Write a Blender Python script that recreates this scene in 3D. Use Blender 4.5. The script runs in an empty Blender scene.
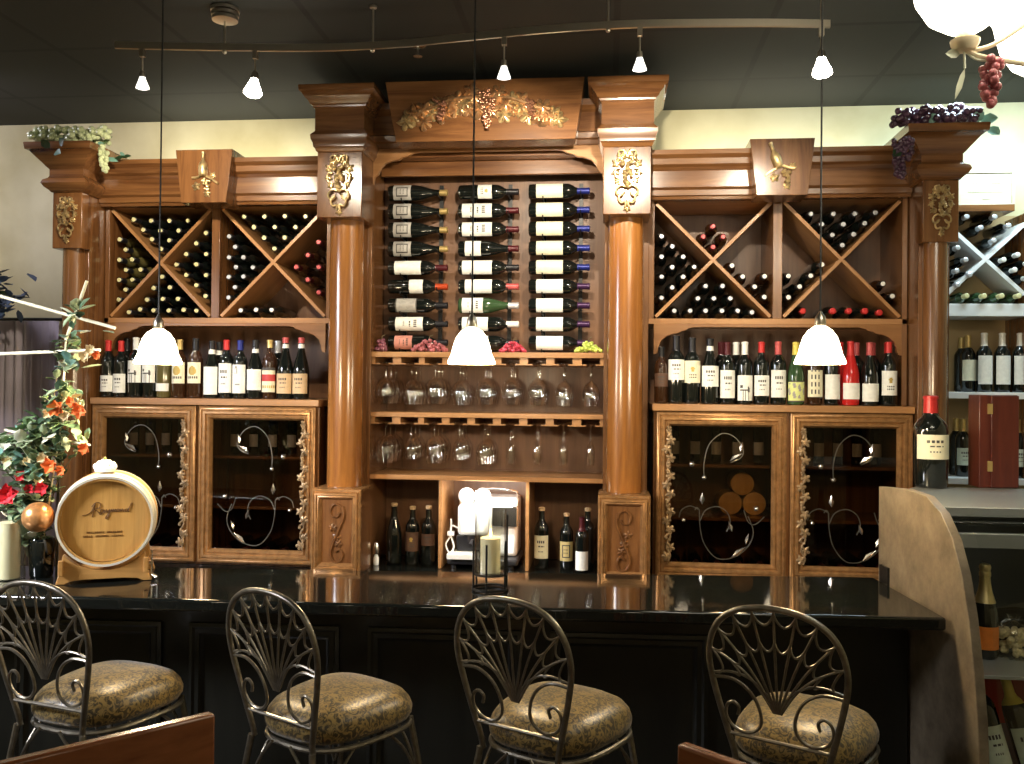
import bpy, math, random
from math import sin, cos, pi, sqrt, radians, atan2
from mathutils import Vector, Matrix
random.seed(11)
S = bpy.context.scene
COL = S.collection

# ------------------------------------------------------------------ camera
EYE = 1.62
CX, D0, PSI, TH, RHO, FPX = 0.586, 4.3141, -0.1061, 0.010, 0.010, 900.0
_F = Vector((sin(PSI)*cos(TH), cos(PSI)*cos(TH), sin(TH)))
_R0 = Vector((cos(PSI), -sin(PSI), 0)); _U0 = _R0.cross(_F)
_R = cos(RHO)*_R0 + sin(RHO)*_U0; _U = cos(RHO)*_U0 - sin(RHO)*_R0
_C = Vector((CX, -D0, EYE))
def ray(px, py): return _F + _R*((px-512)/FPX) - _U*((py-382)/FPX)
def aty(px, py, Y):
    d = ray(px, py); return _C + d*((Y-_C.y)/d.y)
def atz(px, py, Z):
    d = ray(px, py); return _C + d*((Z-_C.z)/d.z)
cam_d = bpy.data.cameras.new('camera'); cam = bpy.data.objects.new('camera', cam_d); COL.objects.link(cam)
cam_d.sensor_width = 36; cam_d.lens = FPX/1024*36; cam_d.clip_start = .05
cam.matrix_world = Matrix((( _R.x, _U.x, -_F.x, _C.x), (_R.y, _U.y, -_F.y, _C.y), (_R.z, _U.z, -_F.z, _C.z), (0,0,0,1)))
S.camera = cam

# ------------------------------------------------------------------ materials
def newmat(name):
    m = bpy.data.materials.new(name); m.use_nodes = True
    nt = m.node_tree; return m, nt, nt.nodes['Principled BSDF']
def plain(name, col, rough=.5, metal=0, spec=.5, coat=0, emit=None, es=0, noise=0, nscale=20, bump=0):
    m, nt, b = newmat(name)
    b.inputs['Base Color'].default_value = (*col, 1); b.inputs['Roughness'].default_value = rough
    b.inputs['Metallic'].default_value = metal; b.inputs['Specular IOR Level'].default_value = spec
    b.inputs['Coat Weight'].default_value = coat; b.inputs['Coat Roughness'].default_value = .08
    if emit: b.inputs['Emission Color'].default_value = (*emit, 1); b.inputs['Emission Strength'].default_value = es
    tc = nt.nodes.new('ShaderNodeTexCoord'); nz = nt.nodes.new('ShaderNodeTexNoise'); nz.inputs['Scale'].default_value = nscale
    nz.inputs['Detail'].default_value = 4
    nt.links.new(tc.outputs['Object'], nz.inputs['Vector'])
    if noise:
        r = nt.nodes.new('ShaderNodeValToRGB'); e = r.color_ramp.elements
        e[0].position = .3; e[1].position = .7
        e[0].color = (*[c*(1-noise) for c in col], 1); e[1].color = (*[min(1, c*(1+noise)) for c in col], 1)
        nt.links.new(nz.outputs['Fac'], r.inputs['Fac']); nt.links.new(r.outputs['Color'], b.inputs['Base Color'])
    if bump:
        bp = nt.nodes.new('ShaderNodeBump'); bp.inputs['Strength'].default_value = bump; bp.inputs['Distance'].default_value = .004
        nt.links.new(nz.outputs['Fac'], bp.inputs['Height']); nt.links.new(bp.outputs['Normal'], b.inputs['Normal'])
    return m
def wood(name, c0, c1, sc, rough=.27, coat=.6, det=5):
    m, nt, b = newmat(name)
    tc = nt.nodes.new('ShaderNodeTexCoord'); mp = nt.nodes.new('ShaderNodeMapping'); mp.inputs['Scale'].default_value = sc
    n = nt.nodes.new('ShaderNodeTexNoise'); n.inputs['Scale'].default_value = 1; n.inputs['Detail'].default_value = det; n.inputs['Roughness'].default_value = .65
    n.inputs['Distortion'].default_value = .6
    r = nt.nodes.new('ShaderNodeValToRGB'); e = r.color_ramp.elements
    e[0].position = .32; e[1].position = .72; e[0].color = (*c0, 1); e[1].color = (*c1, 1)
    nt.links.new(tc.outputs['Object'], mp.inputs['Vector']); nt.links.new(mp.outputs['Vector'], n.inputs['Vector'])
    nt.links.new(n.outputs['Fac'], r.inputs['Fac']); nt.links.new(r.outputs['Color'], b.inputs['Base Color'])
    b.inputs['Roughness'].default_value = rough; b.inputs['Coat Weight'].default_value = coat; b.inputs['Coat Roughness'].default_value = .18
    return m
WD, WL = (.095, .036, .0115), (.25, .112, .038)
M = {}
M['wood_v'] = wood('cherry_wood_upright', WD, WL, (22, 22, 1.6))
M['wood_h'] = wood('cherry_wood_level', WD, WL, (1.6, 22, 22))
M['wood_panel'] = wood('cherry_back_panel', (.10, .044, .018), (.20, .094, .040), (14, 14, 1.1), .45, .1)
M['wood_shaft'] = wood('column_wood', (.20, .070, .014), (.40, .165, .036), (20, 20, 1.2), .24, .8)
M['wood_light'] = wood('shelf_edge_wood', (.30, .14, .05), (.46, .24, .095), (2, 26, 26), .35, .25)
M['wood_mid'] = wood('valance_wood', (.20, .085, .03), (.34, .165, .06), (1.6, 22, 22))
M['oak'] = wood('oak_head', (.50, .25, .055), (.74, .42, .12), (30, 30, 2), .5, .1)
M['oak_stand'] = wood('oak_stand', (.34, .16, .035), (.52, .28, .08), (3, 26, 26), .5, .1)
M['chairwood'] = wood('chair_wood', (.14, .045, .018), (.28, .10, .036), (3, 20, 20), .22, .6)
M['redbox'] = wood('mahogany_box', (.07, .012, .008), (.13, .025, .014), (30, 30, 2), .35, .3)
M['crate'] = wood('pale_crate', (.42, .38, .26), (.54, .50, .38), (3, 24, 24), .6, 0)
M['gilt'] = plain('gilt_moulding', (.36, .19, .075), .27, .45, noise=.25, nscale=35)
M['bronze'] = plain('antique_gold_carving', (.50, .37, .18), .36, .7, noise=.5, nscale=40)
M['copper'] = plain('coppery_carving', (.60, .36, .18), .3, .8, noise=.5, nscale=32)
M['darkline'] = plain('shadow_gap', (.02, .012, .008), .7)
M['vine'] = plain('aged_gilt_vine', (.36, .25, .14), .38, .5, noise=.5, nscale=45)
M['iron'] = plain('pewter_iron', (.24, .22, .18), .34, .85, noise=.25, nscale=50)
M['iron_leaf'] = plain('bright_iron', (.75, .72, .66), .22, .95, noise=.2)
M['black'] = plain('black_metal', (.012, .012, .012), .4, .3)
M['blackplastic'] = plain('black_plastic', (.02, .02, .023), .3)
M['chrome'] = plain('brushed_steel', (.72, .70, .66), .22, 1)
M['nickel'] = plain('satin_nickel', (.62, .57, .48), .3, 1)
M['white'] = plain('white_enamel', (.88, .89, .87), .25, coat=.3)
M['bottle'] = plain('dark_bottle_glass', (.006, .008, .007), .08, coat=.6)
M['bottle_brown'] = plain('brown_bottle_glass', (.035, .014, .006), .1, coat=.6)
M['bottle_green'] = plain('green_bottle_glass', (.035, .075, .03), .1, coat=.6)
M['bottle_olive'] = plain('pale_olive_bottle_glass', (.10, .085, .03), .12, coat=.6)
M['bottle_red'] = plain('red_bottle_glass', (.5, .015, .015), .15, coat=.6)
for n, c in dict(white=(.86, .87, .82), cream=(.82, .78, .58), tan=(.66, .47, .27), gold=(.62, .5, .22), pink=(.62, .27, .22), grey=(.42, .41, .38),
                 darklabel=(.10, .05, .03), picture=(.33, .30, .31), orange=(.75, .22, .03), yellowgreen=(.7, .75, .3), redlabel=(.55, .08, .06), palegreen=(.62, .70, .58)).items():
    M['l_'+n] = plain('paper_'+n, c, .6, noise=.06, nscale=60)
for n, c, mt in (('red', (.55, .03, .03), .2), ('blue', (.015, .025, .20), .3), ('black', (.015, .015, .018), .2), ('maroon', (.075, .008, .012), .2), ('gold', (.62, .46, .18), .6),
             ('white', (.82, .82, .78), .1), ('yellow', (.75, .62, .12), .1), ('purple', (.05, .015, .07), .3), ('cork', (.60, .42, .24), 0), ('palecork', (.75, .72, .38), 0),
             ('silver', (.62, .64, .68), .5), ('pinkred', (.50, .09, .09), .2), ('champ', (.80, .68, .36), .7), ('orange', (.48, .06, .015), .2)):
    M['c_'+n] = plain('foil_'+n, c, .35, mt)
M['ink'] = plain('print_ink', (.06, .055, .05), .6)
M['inkgold'] = plain('print_gold', (.5, .36, .1), .4, .3)
M['inkred'] = plain('print_red', (.5, .04, .04), .5)
M['inkgrey'] = plain('print_grey', (.35, .34, .32), .6)
M['printfaint'] = plain('faint_stencil', (.48, .44, .33), .6)
M['wax'] = plain('cream_wax', (.85, .76, .48), .5)
M['leaf'] = plain('leaf_green', (.13, .21, .09), .5, noise=.4, nscale=9)
M['leaf_pale'] = plain('leaf_pale', (.36, .44, .26), .5, noise=.35, nscale=9)
M['leaf_dark'] = plain('leaf_dark', (.02, .05, .02), .5, noise=.4, nscale=9)
M['leaf_blue'] = plain('leaf_bluish', (.05, .075, .13), .5, noise=.4, nscale=9)
M['leaf_teal'] = plain('leaf_teal', (.16, .32, .26), .5, noise=.3, nscale=9)
M['leaf_white'] = plain('leaf_cream', (.62, .64, .48), .5, noise=.2, nscale=9)
M['stem'] = plain('twig', (.12, .09, .04), .7)
M['bamboo'] = plain('cane', (.92, .82, .56), .45, noise=.15)
M['fl_orange'] = plain('petal_orange', (.88, .22, .05), .55, noise=.25)
M['fl_red'] = plain('petal_red', (.6, .02, .03), .5, noise=.3)
M['fl_cream'] = plain('petal_cream', (.82, .66, .38), .55, noise=.15)
M['ball'] = plain('copper_ball', (.62, .30, .11), .28, .6, noise=.45, nscale=28, bump=.5)
M['g_green'] = plain('grape_pale_green', (.46, .52, .30), .35, coat=.3, noise=.2)
M['g_lime'] = plain('grape_lime', (.50, .62, .12), .3, coat=.3, noise=.2)
M['g_purple'] = plain('grape_purple', (.055, .022, .045), .35, coat=.3, noise=.4)
M['g_plum'] = plain('grape_plum', (.25, .08, .12), .3, coat=.3, noise=.3)
M['g_red'] = plain('grape_red', (.55, .05, .09), .3, coat=.3, noise=.3)
M['g_pink'] = plain('grape_rose', (.42, .12, .13), .3, coat=.3, noise=.3)
M['white_shelf'] = plain('white_laminate', (.78, .80, .80), .4)
M['case_grey'] = plain('display_case_grey', (.33, .36, .36), .25, .2)
M['case_dark'] = plain('case_dark_lining', (.03, .035, .03), .4)
M['case_red'] = plain('red_lining', (.42, .035, .015), .5)
M['food'] = plain('pale_snacks', (.72, .62, .36), .4, noise=.25, nscale=60, bump=.8)
M['cord'] = plain('pendant_cord', (.012, .012, .012), .5)
M['cream_iron'] = plain('cream_painted_iron', (.72, .62, .42), .4, .1)
M['floor'] = plain('floor_tile', (.10, .075, .055), .35, noise=.2, nscale=3)
M['barfront'] = wood('ebonised_bar_front', (.006, .0065, .005), (.012, .012, .009), (14, 14, 1.5), .33, .15)

def granite():
    m, nt, b = newmat('black_granite')
    tc = nt.nodes.new('ShaderNodeTexCoord'); v = nt.nodes.new('ShaderNodeTexVoronoi'); v.inputs['Scale'].default_value = 260
    r = nt.nodes.new('ShaderNodeValToRGB'); e = r.color_ramp.elements
    e[0].position = .0; e[0].color = (.05, .055, .045, 1); e[1].position = .28; e[1].color = (.006, .007, .006, 1)
    nt.links.new(tc.outputs['Object'], v.inputs['Vector']); nt.links.new(v.outputs['Distance'], r.inputs['Fac']); nt.links.new(r.outputs['Color'], b.inputs['Base Color'])
    b.inputs['Roughness'].default_value = .055; b.inputs['IOR'].default_value = 1.6
    return m
M['granite'] = granite()
def plaster():
    m, nt, b = newmat('mottled_plaster')
    tc = nt.nodes.new('ShaderNodeTexCoord'); n = nt.nodes.new('ShaderNodeTexNoise'); n.inputs['Scale'].default_value = 2.2; n.inputs['Detail'].default_value = 7
    r = nt.nodes.new('ShaderNodeValToRGB'); e = r.color_ramp.elements
    e[0].position = .35; e[0].color = (.50, .45, .26, 1); e[1].position = .65; e[1].color = (.70, .66, .45, 1)
    nt.links.new(tc.outputs['Object'], n.inputs['Vector']); nt.links.new(n.outputs['Fac'], r.inputs['Fac']); nt.links.new(r.outputs['Color'], b.inputs['Base Color'])
    b.inputs['Roughness'].default_value = .8
    return m
M['plaster'] = plaster()
def ceiling_mat():
    m, nt, b = newmat('dark_ceiling_tiles')
    tc = nt.nodes.new('ShaderNodeTexCoord'); br = nt.nodes.new('ShaderNodeTexBrick')
    br.offset = 0; br.inputs['Scale'].default_value = 1; br.inputs['Brick Width'].default_value = .61; br.inputs['Row Height'].default_value = .61
    br.inputs['Mortar Size'].default_value = .013; br.inputs['Mortar Smooth'].default_value = 0
    br.inputs['Color1'].default_value = (.016, .018, .0155, 1); br.inputs['Color2'].default_value = (.020, .022, .019, 1); br.inputs['Mortar'].default_value = (.007, .008, .007, 1)
    nt.links.new(tc.outputs['Object'], br.inputs['Vector']); nt.links.new(br.outputs['Color'], b.inputs['Base Color'])
    b.inputs['Roughness'].default_value = .75
    return m
M['ceiling'] = ceiling_mat()
def brocade():
    m, nt, b = newmat('gold_brocade')
    tc = nt.nodes.new('ShaderNodeTexCoord'); n = nt.nodes.new('ShaderNodeTexNoise'); n.inputs['Scale'].default_value = 52; n.inputs['Detail'].default_value = 3; n.inputs['Distortion'].default_value = 2.2
    r = nt.nodes.new('ShaderNodeValToRGB'); e = r.color_ramp.elements
    e[0].position = .44; e[0].color = (.035, .024, .008, 1); e[1].position = .56; e[1].color = (.25, .17, .05, 1)
    nt.links.new(tc.outputs['Object'], n.inputs['Vector']); nt.links.new(n.outputs['Fac'], r.inputs['Fac']); nt.links.new(r.outputs['Color'], b.inputs['Base Color'])
    b.inputs['Roughness'].default_value = .38; b.inputs['Sheen Weight'].default_value = .2
    return m
M['brocade'] = brocade()
def travertine():
    m, nt, b = newmat('beige_stone_laminate')
    tc = nt.nodes.new('ShaderNodeTexCoord'); n = nt.nodes.new('ShaderNodeTexNoise'); n.inputs['Scale'].default_value = 9; n.inputs['Detail'].default_value = 9; n.inputs['Roughness'].default_value = .7
    r = nt.nodes.new('ShaderNodeValToRGB'); e = r.color_ramp.elements
    e[0].position = .35; e[0].color = (.11, .083, .055, 1); e[1].position = .68; e[1].color = (.25, .205, .14, 1)
    nt.links.new(tc.outputs['Object'], n.inputs['Vector']); nt.links.new(n.outputs['Fac'], r.inputs['Fac']); nt.links.new(r.outputs['Color'], b.inputs['Base Color'])
    b.inputs['Roughness'].default_value = .45
    return m
M['travertine'] = travertine()
def thin_glass(name, tint, rough=.02, ior=1.5):
    m = bpy.data.materials.new(name); m.use_nodes = True; nt = m.node_tree
    for n in list(nt.nodes):
        if n.type == 'BSDF_PRINCIPLED': nt.nodes.remove(n)
    out = nt.nodes['Material Output']
    t = nt.nodes.new('ShaderNodeBsdfTransparent'); t.inputs['Color'].default_value = (*tint, 1)
    g = nt.nodes.new('ShaderNodeBsdfGlossy'); g.inputs['Roughness'].default_value = rough
    lw = nt.nodes.new('ShaderNodeLayerWeight'); lw.inputs['Blend'].default_value = .5
    pw = nt.nodes.new('ShaderNodeMath'); pw.operation = 'POWER'; pw.inputs[1].default_value = 2.6
    f = nt.nodes.new('ShaderNodeMath'); f.operation = 'MULTIPLY_ADD'; f.inputs[1].default_value = .75; f.inputs[2].default_value = ((ior-1)/(ior+1))**2
    nt.links.new(lw.outputs['Facing'], pw.inputs[0]); nt.links.new(pw.outputs[0], f.inputs[0])
    mx = nt.nodes.new('ShaderNodeMixShader')
    nt.links.new(f.outputs[0], mx.inputs[0]); nt.links.new(t.outputs[0], mx.inputs[1]); nt.links.new(g.outputs[0], mx.inputs[2]); nt.links.new(mx.outputs[0], out.inputs[0])
    return m
M['pane'] = thin_glass('smoked_door_glass', (.66, .60, .52))
M['stemglass'] = thin_glass('stemware_glass', (.985, .985, .98), .035, 2.3)
M['clearglass'] = thin_glass('clear_glass', (.95, .96, .95), .03, 1.6)
M['casetop'] = thin_glass('case_top_glass', (.55, .6, .6), .06, 1.7)
def emis(name, col, st):
    m, nt, b = newmat(name); b.inputs['Base Color'].default_value = (*col, 1)
    b.inputs['Emission Color'].default_value = (*col, 1); b.inputs['Emission Strength'].default_value = st
    return m
M['shade'] = emis('lit_frosted_shade', (1, .86, .60), 9)
M['bulb'] = emis('lit_bulb', (1, .93, .80), 40)
M['bulb_dim'] = emis('lit_bulb_turned_away', (1, .97, .9), 1.6)
M['globe'] = emis('lit_chandelier_shade', (1, .93, .76), 9)
M['led'] = emis('blue_led', (.08, .12, 1), 9)
M['flame'] = emis('candle_flame', (1, .7, .3), 12)

# ------------------------------------------------------------------ mesh builder
class MB:
    def __init__(s): s.v = []; s.f = []; s.m = []
    def add(s, vs, fs, mi=0, T=None):
        o = len(s.v)
        s.v += [(T @ Vector(p)) if T else Vector(p) for p in vs]
        for f in fs: s.f.append([o+i for i in f]); s.m.append(mi)
        return s
    def box(s, x0, x1, y0, y1, z0, z1, mi=0, T=None):
        return s.add([(x0,y0,z0),(x1,y0,z0),(x1,y1,z0),(x0,y1,z0),(x0,y0,z1),(x1,y0,z1),(x1,y1,z1),(x0,y1,z1)],
              [(0,3,2,1),(4,5,6,7),(0,1,5,4),(1,2,6,5),(2,3,7,6),(3,0,4,7)], mi, T)
    def lathe(s, prof, n=24, mi=0, T=None, a0=0, a1=2*pi):
        full = abs(a1-a0-2*pi) < 1e-6; k = n if full else n+1
        vs = []; 
        for r, z in prof:
            for i in range(k):
                a = a0+(a1-a0)*i/n; vs.append((r*cos(a), r*sin(a), z))
        fs = []
        for j in range(len(prof)-1):
            for i in range(n):
                i2 = (i+1) % k
                q = [j*k+i, j*k+i2, (j+1)*k+i2, (j+1)*k+i]
                if prof[j][0] < 1e-6: q = [j*k, (j+1)*k+i2, (j+1)*k+i]
                elif prof[j+1][0] < 1e-6: q = [j*k+i, j*k+i2, (j+1)*k]
                fs.append(q)
        return s.add(vs, fs, mi, T)
    def cyl(s, p0, p1, r0, r1=None, n=12, mi=0):
        return s.tube([p0, p1], [r0, r0 if r1 is None else r1], n, mi)
    def tube(s, pts, r, n=8, mi=0, closed=False):
        P = [Vector(p) for p in pts]; N = len(P)
        R = r if isinstance(r, (list, tuple)) else [r]*N
        up = None; vs = []
        for i in range(N):
            if closed: t = P[(i+1) % N]-P[i-1]
            else: t = P[min(i+1, N-1)]-P[max(i-1, 0)]
            t = t.normalized() if t.length > 1e-9 else Vector((0,0,1))
            if up is None:
                a = Vector((0,0,1)) if abs(t.z) < .9 else Vector((1,0,0)); up = (a-t*a.dot(t)).normalized()
            else: up = (up-t*up.dot(t)).normalized()
            w = t.cross(up)
            for k in range(n):
                a = 2*pi*k/n; vs.append(P[i]+(up*cos(a)+w*sin(a))*R[i])
        fs = []
        for i in range(N if closed else N-1):
            j = (i+1) % N
            for k in range(n): fs.append((i*n+k, i*n+(k+1) % n, j*n+(k+1) % n, j*n+k))
        if not closed: fs += [tuple(range(n-1, -1, -1)), tuple((N-1)*n+k for k in range(n))]
        return s.add(vs, fs, mi)
    def prism(s, poly, y0, y1, mi=0, T=None):       # polygon in XZ pushed along Y
        n = len(poly); vs = [(x, y0, z) for x, z in poly]+[(x, y1, z) for x, z in poly]
        fs = [tuple(range(n)), tuple(range(2*n-1, n-1, -1))]+[(i, n+i, n+(i+1) % n, (i+1) % n) for i in range(n)]
        return s.add(vs, fs, mi, T)
    def prism_x(s, poly, x0, x1, mi=0):             # polygon in YZ pushed along X
        n = len(poly); vs = [(x0, y, z) for y, z in poly]+[(x1, y, z) for y, z in poly]
        fs = [tuple(range(n)), tuple(range(2*n-1, n-1, -1))]+[(i, n+i, n+(i+1) % n, (i+1) % n) for i in range(n)]
        return s.add(vs, fs, mi)
    def prism_z(s, poly, z0, z1, mi=0):
        n = len(poly); vs = [(x, y, z0) for x, y in poly]+[(x, y, z1) for x, y in poly]
        fs = [tuple(range(n-1, -1, -1)), tuple(range(n, 2*n))]+[(i, (i+1) % n, n+(i+1) % n, n+i) for i in range(n)]
        return s.add(vs, fs, mi)
    def rings(s, x0, x1, y0, y1, prof, mi=0):       # stacked rectangles grown by 'out' on left, front and right: a capital
        vs = []
        for o, z in prof: vs += [(x0-o, y0-o, z), (x1+o, y0-o, z), (x1+o, y1, z), (x0-o, y1, z)]
        fs = [(3,2,1,0)]
        for j in range(len(prof)-1):
            for k in range(4): fs.append((4*j+k, 4*j+(k+1) % 4, 4*j+4+(k+1) % 4, 4*j+4+k))
        e = 4*(len(prof)-1); fs.append((e, e+1, e+2, e+3))
        return s.add(vs, fs, mi)
    def frame(s, x0, x1, z0, z1, prof, mi=0):       # mitred picture-frame moulding, prof = (inset, y)
        vs = []
        for d, y in prof: vs += [(x0+d, y, z0+d), (x1-d, y, z0+d), (x1-d, y, z1-d), (x0+d, y, z1-d)]
        fs = []
        for j in range(len(prof)-1):
            for k in range(4): fs.append((4*j+k, 4*j+(k+1) % 4, 4*j+4+(k+1) % 4, 4*j+4+k))
        return s.add(vs, fs, mi)
    def sphere(s, c, r, nu=8, nv=6, mi=0, sc=(1,1,1)):
        pr = [(max(0, r*sin(pi*j/nv)), -r*cos(pi*j/nv)) for j in range(nv+1)]; pr[0] = (0, -r); pr[-1] = (0, r)
        T = Matrix.Translation(c) @ Matrix.Diagonal((*sc, 1)); return s.lathe(pr, nu, mi, T)
    def mesh(s, name, mats, sharp=38):
        me = bpy.data.meshes.new(name); me.from_pydata([tuple(v) for v in s.v], [], s.f)
        for m in (mats if isinstance(mats, (list, tuple)) else [mats]): me.materials.append(m)
        me.polygons.foreach_set('material_index', s.m); me.polygons.foreach_set('use_smooth', [True]*len(s.f))
        me.update(); 
        if hasattr(me, 'set_sharp_from_angle'): me.set_sharp_from_angle(angle=radians(sharp))
        return me
def put(name, data, parent=None, loc=None):
    o = bpy.data.objects.new(name, data); COL.objects.link(o)
    if parent: o.parent = parent
    if loc is not None: o.location = loc
    return o
def obj(name, mb, mats, parent=None, loc=None, bev=0, sharp=38):
    o = put(name, mb.mesh(name, mats, sharp), parent, loc)
    if bev:
        b = o.modifiers.new('bevel', 'BEVEL'); b.width = bev; b.segments = 2; b.limit_method = 'ANGLE'; b.angle_limit = radians(50)
    return o
def thing(name, label, cat, loc=(0,0,0), group=None, rz=0):
    o = bpy.data.objects.new(name, None); COL.objects.link(o); o.location = loc; o.rotation_euler = (0,0,rz); o.empty_display_size = .05
    return tag(o, label, cat, group)
def tag(o, label, cat, group=None):
    o['label'] = label; o['category'] = cat
    if group: o['group'] = group
    return o
def struct(name, mb, mat):
    o = obj(name, mb, mat); o['kind'] = 'structure'; return o
def dup(root, loc, label=None, rot=None, group=None):
    r = root.copy(); COL.objects.link(r); r.location = loc
    if rot is not None: r.rotation_euler = rot
    if label: r['label'] = label
    if group: r['group'] = group
    for ch in list(root.children):
        c = ch.copy(); COL.objects.link(c); c.parent = r
        for g in list(ch.children):
            d = g.copy(); COL.objects.link(d); d.parent = c
    return r
def rebase(mb, loc):
    L = Vector(loc); mb.v = [v-L for v in mb.v]; return mb
def spline(pts, n=6, closed=False):
    P = [Vector(p) for p in pts]; out = []; N = len(P)
    for i in range(N if closed else N-1):
        if closed: a, b, c, d = P[i-1], P[i], P[(i+1) % N], P[(i+2) % N]
        else: a, b, c, d = P[max(i-1,0)], P[i], P[i+1], P[min(i+2,N-1)]
        for k in range(n):
            t = k/n; out.append(.5*((2*b)+(c-a)*t+(2*a-5*b+4*c-d)*t*t+(-a+3*b-3*c+d)*t**3))
    if not closed: out.append(P[-1])
    return out

# ------------------------------------------------------------------ the room
CEIL = 3.10; XL, XR, YB, YF = -3.3, 3.6, .45, -7.0
struct('floor', MB().box(XL, XR, YF, YB, -.05, 0), M['floor'])
struct('ceiling', MB().box(XL, XR, YF, YB, CEIL, CEIL+.05), M['ceiling'])
struct('wall_back', MB().box(XL, XR, YB, YB+.08, 0, CEIL), M['plaster'])
struct('wall_left', MB().box(XL-.08, XL, YF, YB+.08, 0, CEIL), M['plaster'])
struct('wall_right', MB().box(XR, XR+.08, YF, YB+.08, 0, CEIL), M['plaster'])
struct('wall_front', MB().box(XL, XR, YF-.08, YF, 0, CEIL), M['plaster'])

# ------------------------------------------------------------------ carved ornament
def leaf(mb, cx, cz, y, r, ang, mi=0, dome=.35):
    # lobed vine leaf standing proud of a vertical face (faces -Y)
    n = 30; pts = []
    for k in range(n):
        a = 2*pi*k/n; rr = r*(.52+.48*abs(cos(2.5*a))**.8)*(1 if k else 1.2)
        pts.append((a, rr))
    vs = [(cx, y-r*dome, cz)]
    for a, rr in pts: vs.append((cx+cos(a+ang)*rr*.55, y-r*dome*(.95 if abs(cos(2.5*a)) > .6 else .45), cz+sin(a+ang)*rr*.55))
    for a, rr in pts: vs.append((cx+cos(a+ang)*rr, y-.001-r*dome*.28, cz+sin(a+ang)*rr))
    for a, rr in pts: vs.append((cx+cos(a+ang)*rr*.95, y+.002, cz+sin(a+ang)*rr*.95))
    fs = [(0, 1+(k+1) % n, 1+k) for k in range(n)]
    for L in (0, 1):
        for k in range(n): fs.append((1+L*n+k, 1+L*n+(k+1) % n, 1+(L+1)*n+(k+1) % n, 1+(L+1)*n+k))
    mb.add(vs, fs, mi)
def grapes(mb, cx, cz, y, w, h, r, mi=0, n=18, rnd=None):
    rnd = rnd or random
    for k in range(n):
        t = k/n; zz = cz-h*t; ww = w*(1-t)**.6*.5
        mb.sphere((cx+rnd.uniform(-ww, ww), y-r*.6-rnd.uniform(0, r), zz+rnd.uniform(-r, r)), r, 7, 5, mi)
def block_carving(scale=1.0):
    mb = MB(); rnd = random.Random(4)
    def tb(pts, r): mb.tube(spline([(p[0]*scale, p[1]*scale, p[2]*scale) for p in pts], 4), r*scale, 6)
    for sx in (-1, 1):
        for (a, b, r, g) in ((.026, .100, .024, 1.9), (.046, .072, .021, .7), (.010, .118, .019, 1.5), (.048, .030, .018, -.2), (.040, -.005, .016, -.8)):
            leaf(mb, sx*a*scale+rnd.uniform(-.003, .003), b*scale, 0, r*scale, (g if sx > 0 else pi-g), 0, .7)
        tb([(sx*.004, -.016, -.035), (sx*.026, -.018, -.028), (sx*.046, -.016, -.045), (sx*.045, -.014, -.068), (sx*.024, -.016, -.072), (sx*.014, -.018, -.055)], .0055)
        tb([(sx*.020, -.016, -.060), (sx*.036, -.016, -.082), (sx*.026, -.014, -.105), (sx*.006, -.016, -.100), (sx*.008, -.014, -.125)], .0055)
        tb([(sx*.03, -.014, .05), (sx*.052, -.014, .044), (sx*.050, -.014, .012), (sx*.03, -.014, .0), (sx*.036, -.014, -.02)], .0042)
        tb([(0, -.014, .10), (sx*.016, -.016, .128), (sx*.038, -.014, .125), (sx*.034, -.014, .105)], .0042)
    grapes(mb, 0, .075*scale, -.010*scale, .058*scale, .11*scale, .0088*scale, 0, 44, rnd)
    leaf(mb, 0, -.130*scale, 0, .017*scale, -pi/2, 0, .7)
    return mb
def vine_strip(x, z0, z1, y):
    mb = MB(); rnd = random.Random(7); n = 15
    mb.tube(spline([(x+.010*sin(k*1.9), y-.006, z0+(z1-z0)*k/22) for k in range(23)], 3), .0042, 6)
    for k in range(n):
        z = z0+(z1-z0)*(k+.5)/n; sx = 1 if k % 2 else -1
        if k % 4 == 2: grapes(mb, x+sx*.003, z+.02, y, .026, .045, .0065, 0, 9, rnd)
        else: leaf(mb, x+sx*.009, z, y-.002, .0225, rnd.uniform(0, 6), 0, .4)
    return mb

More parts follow.
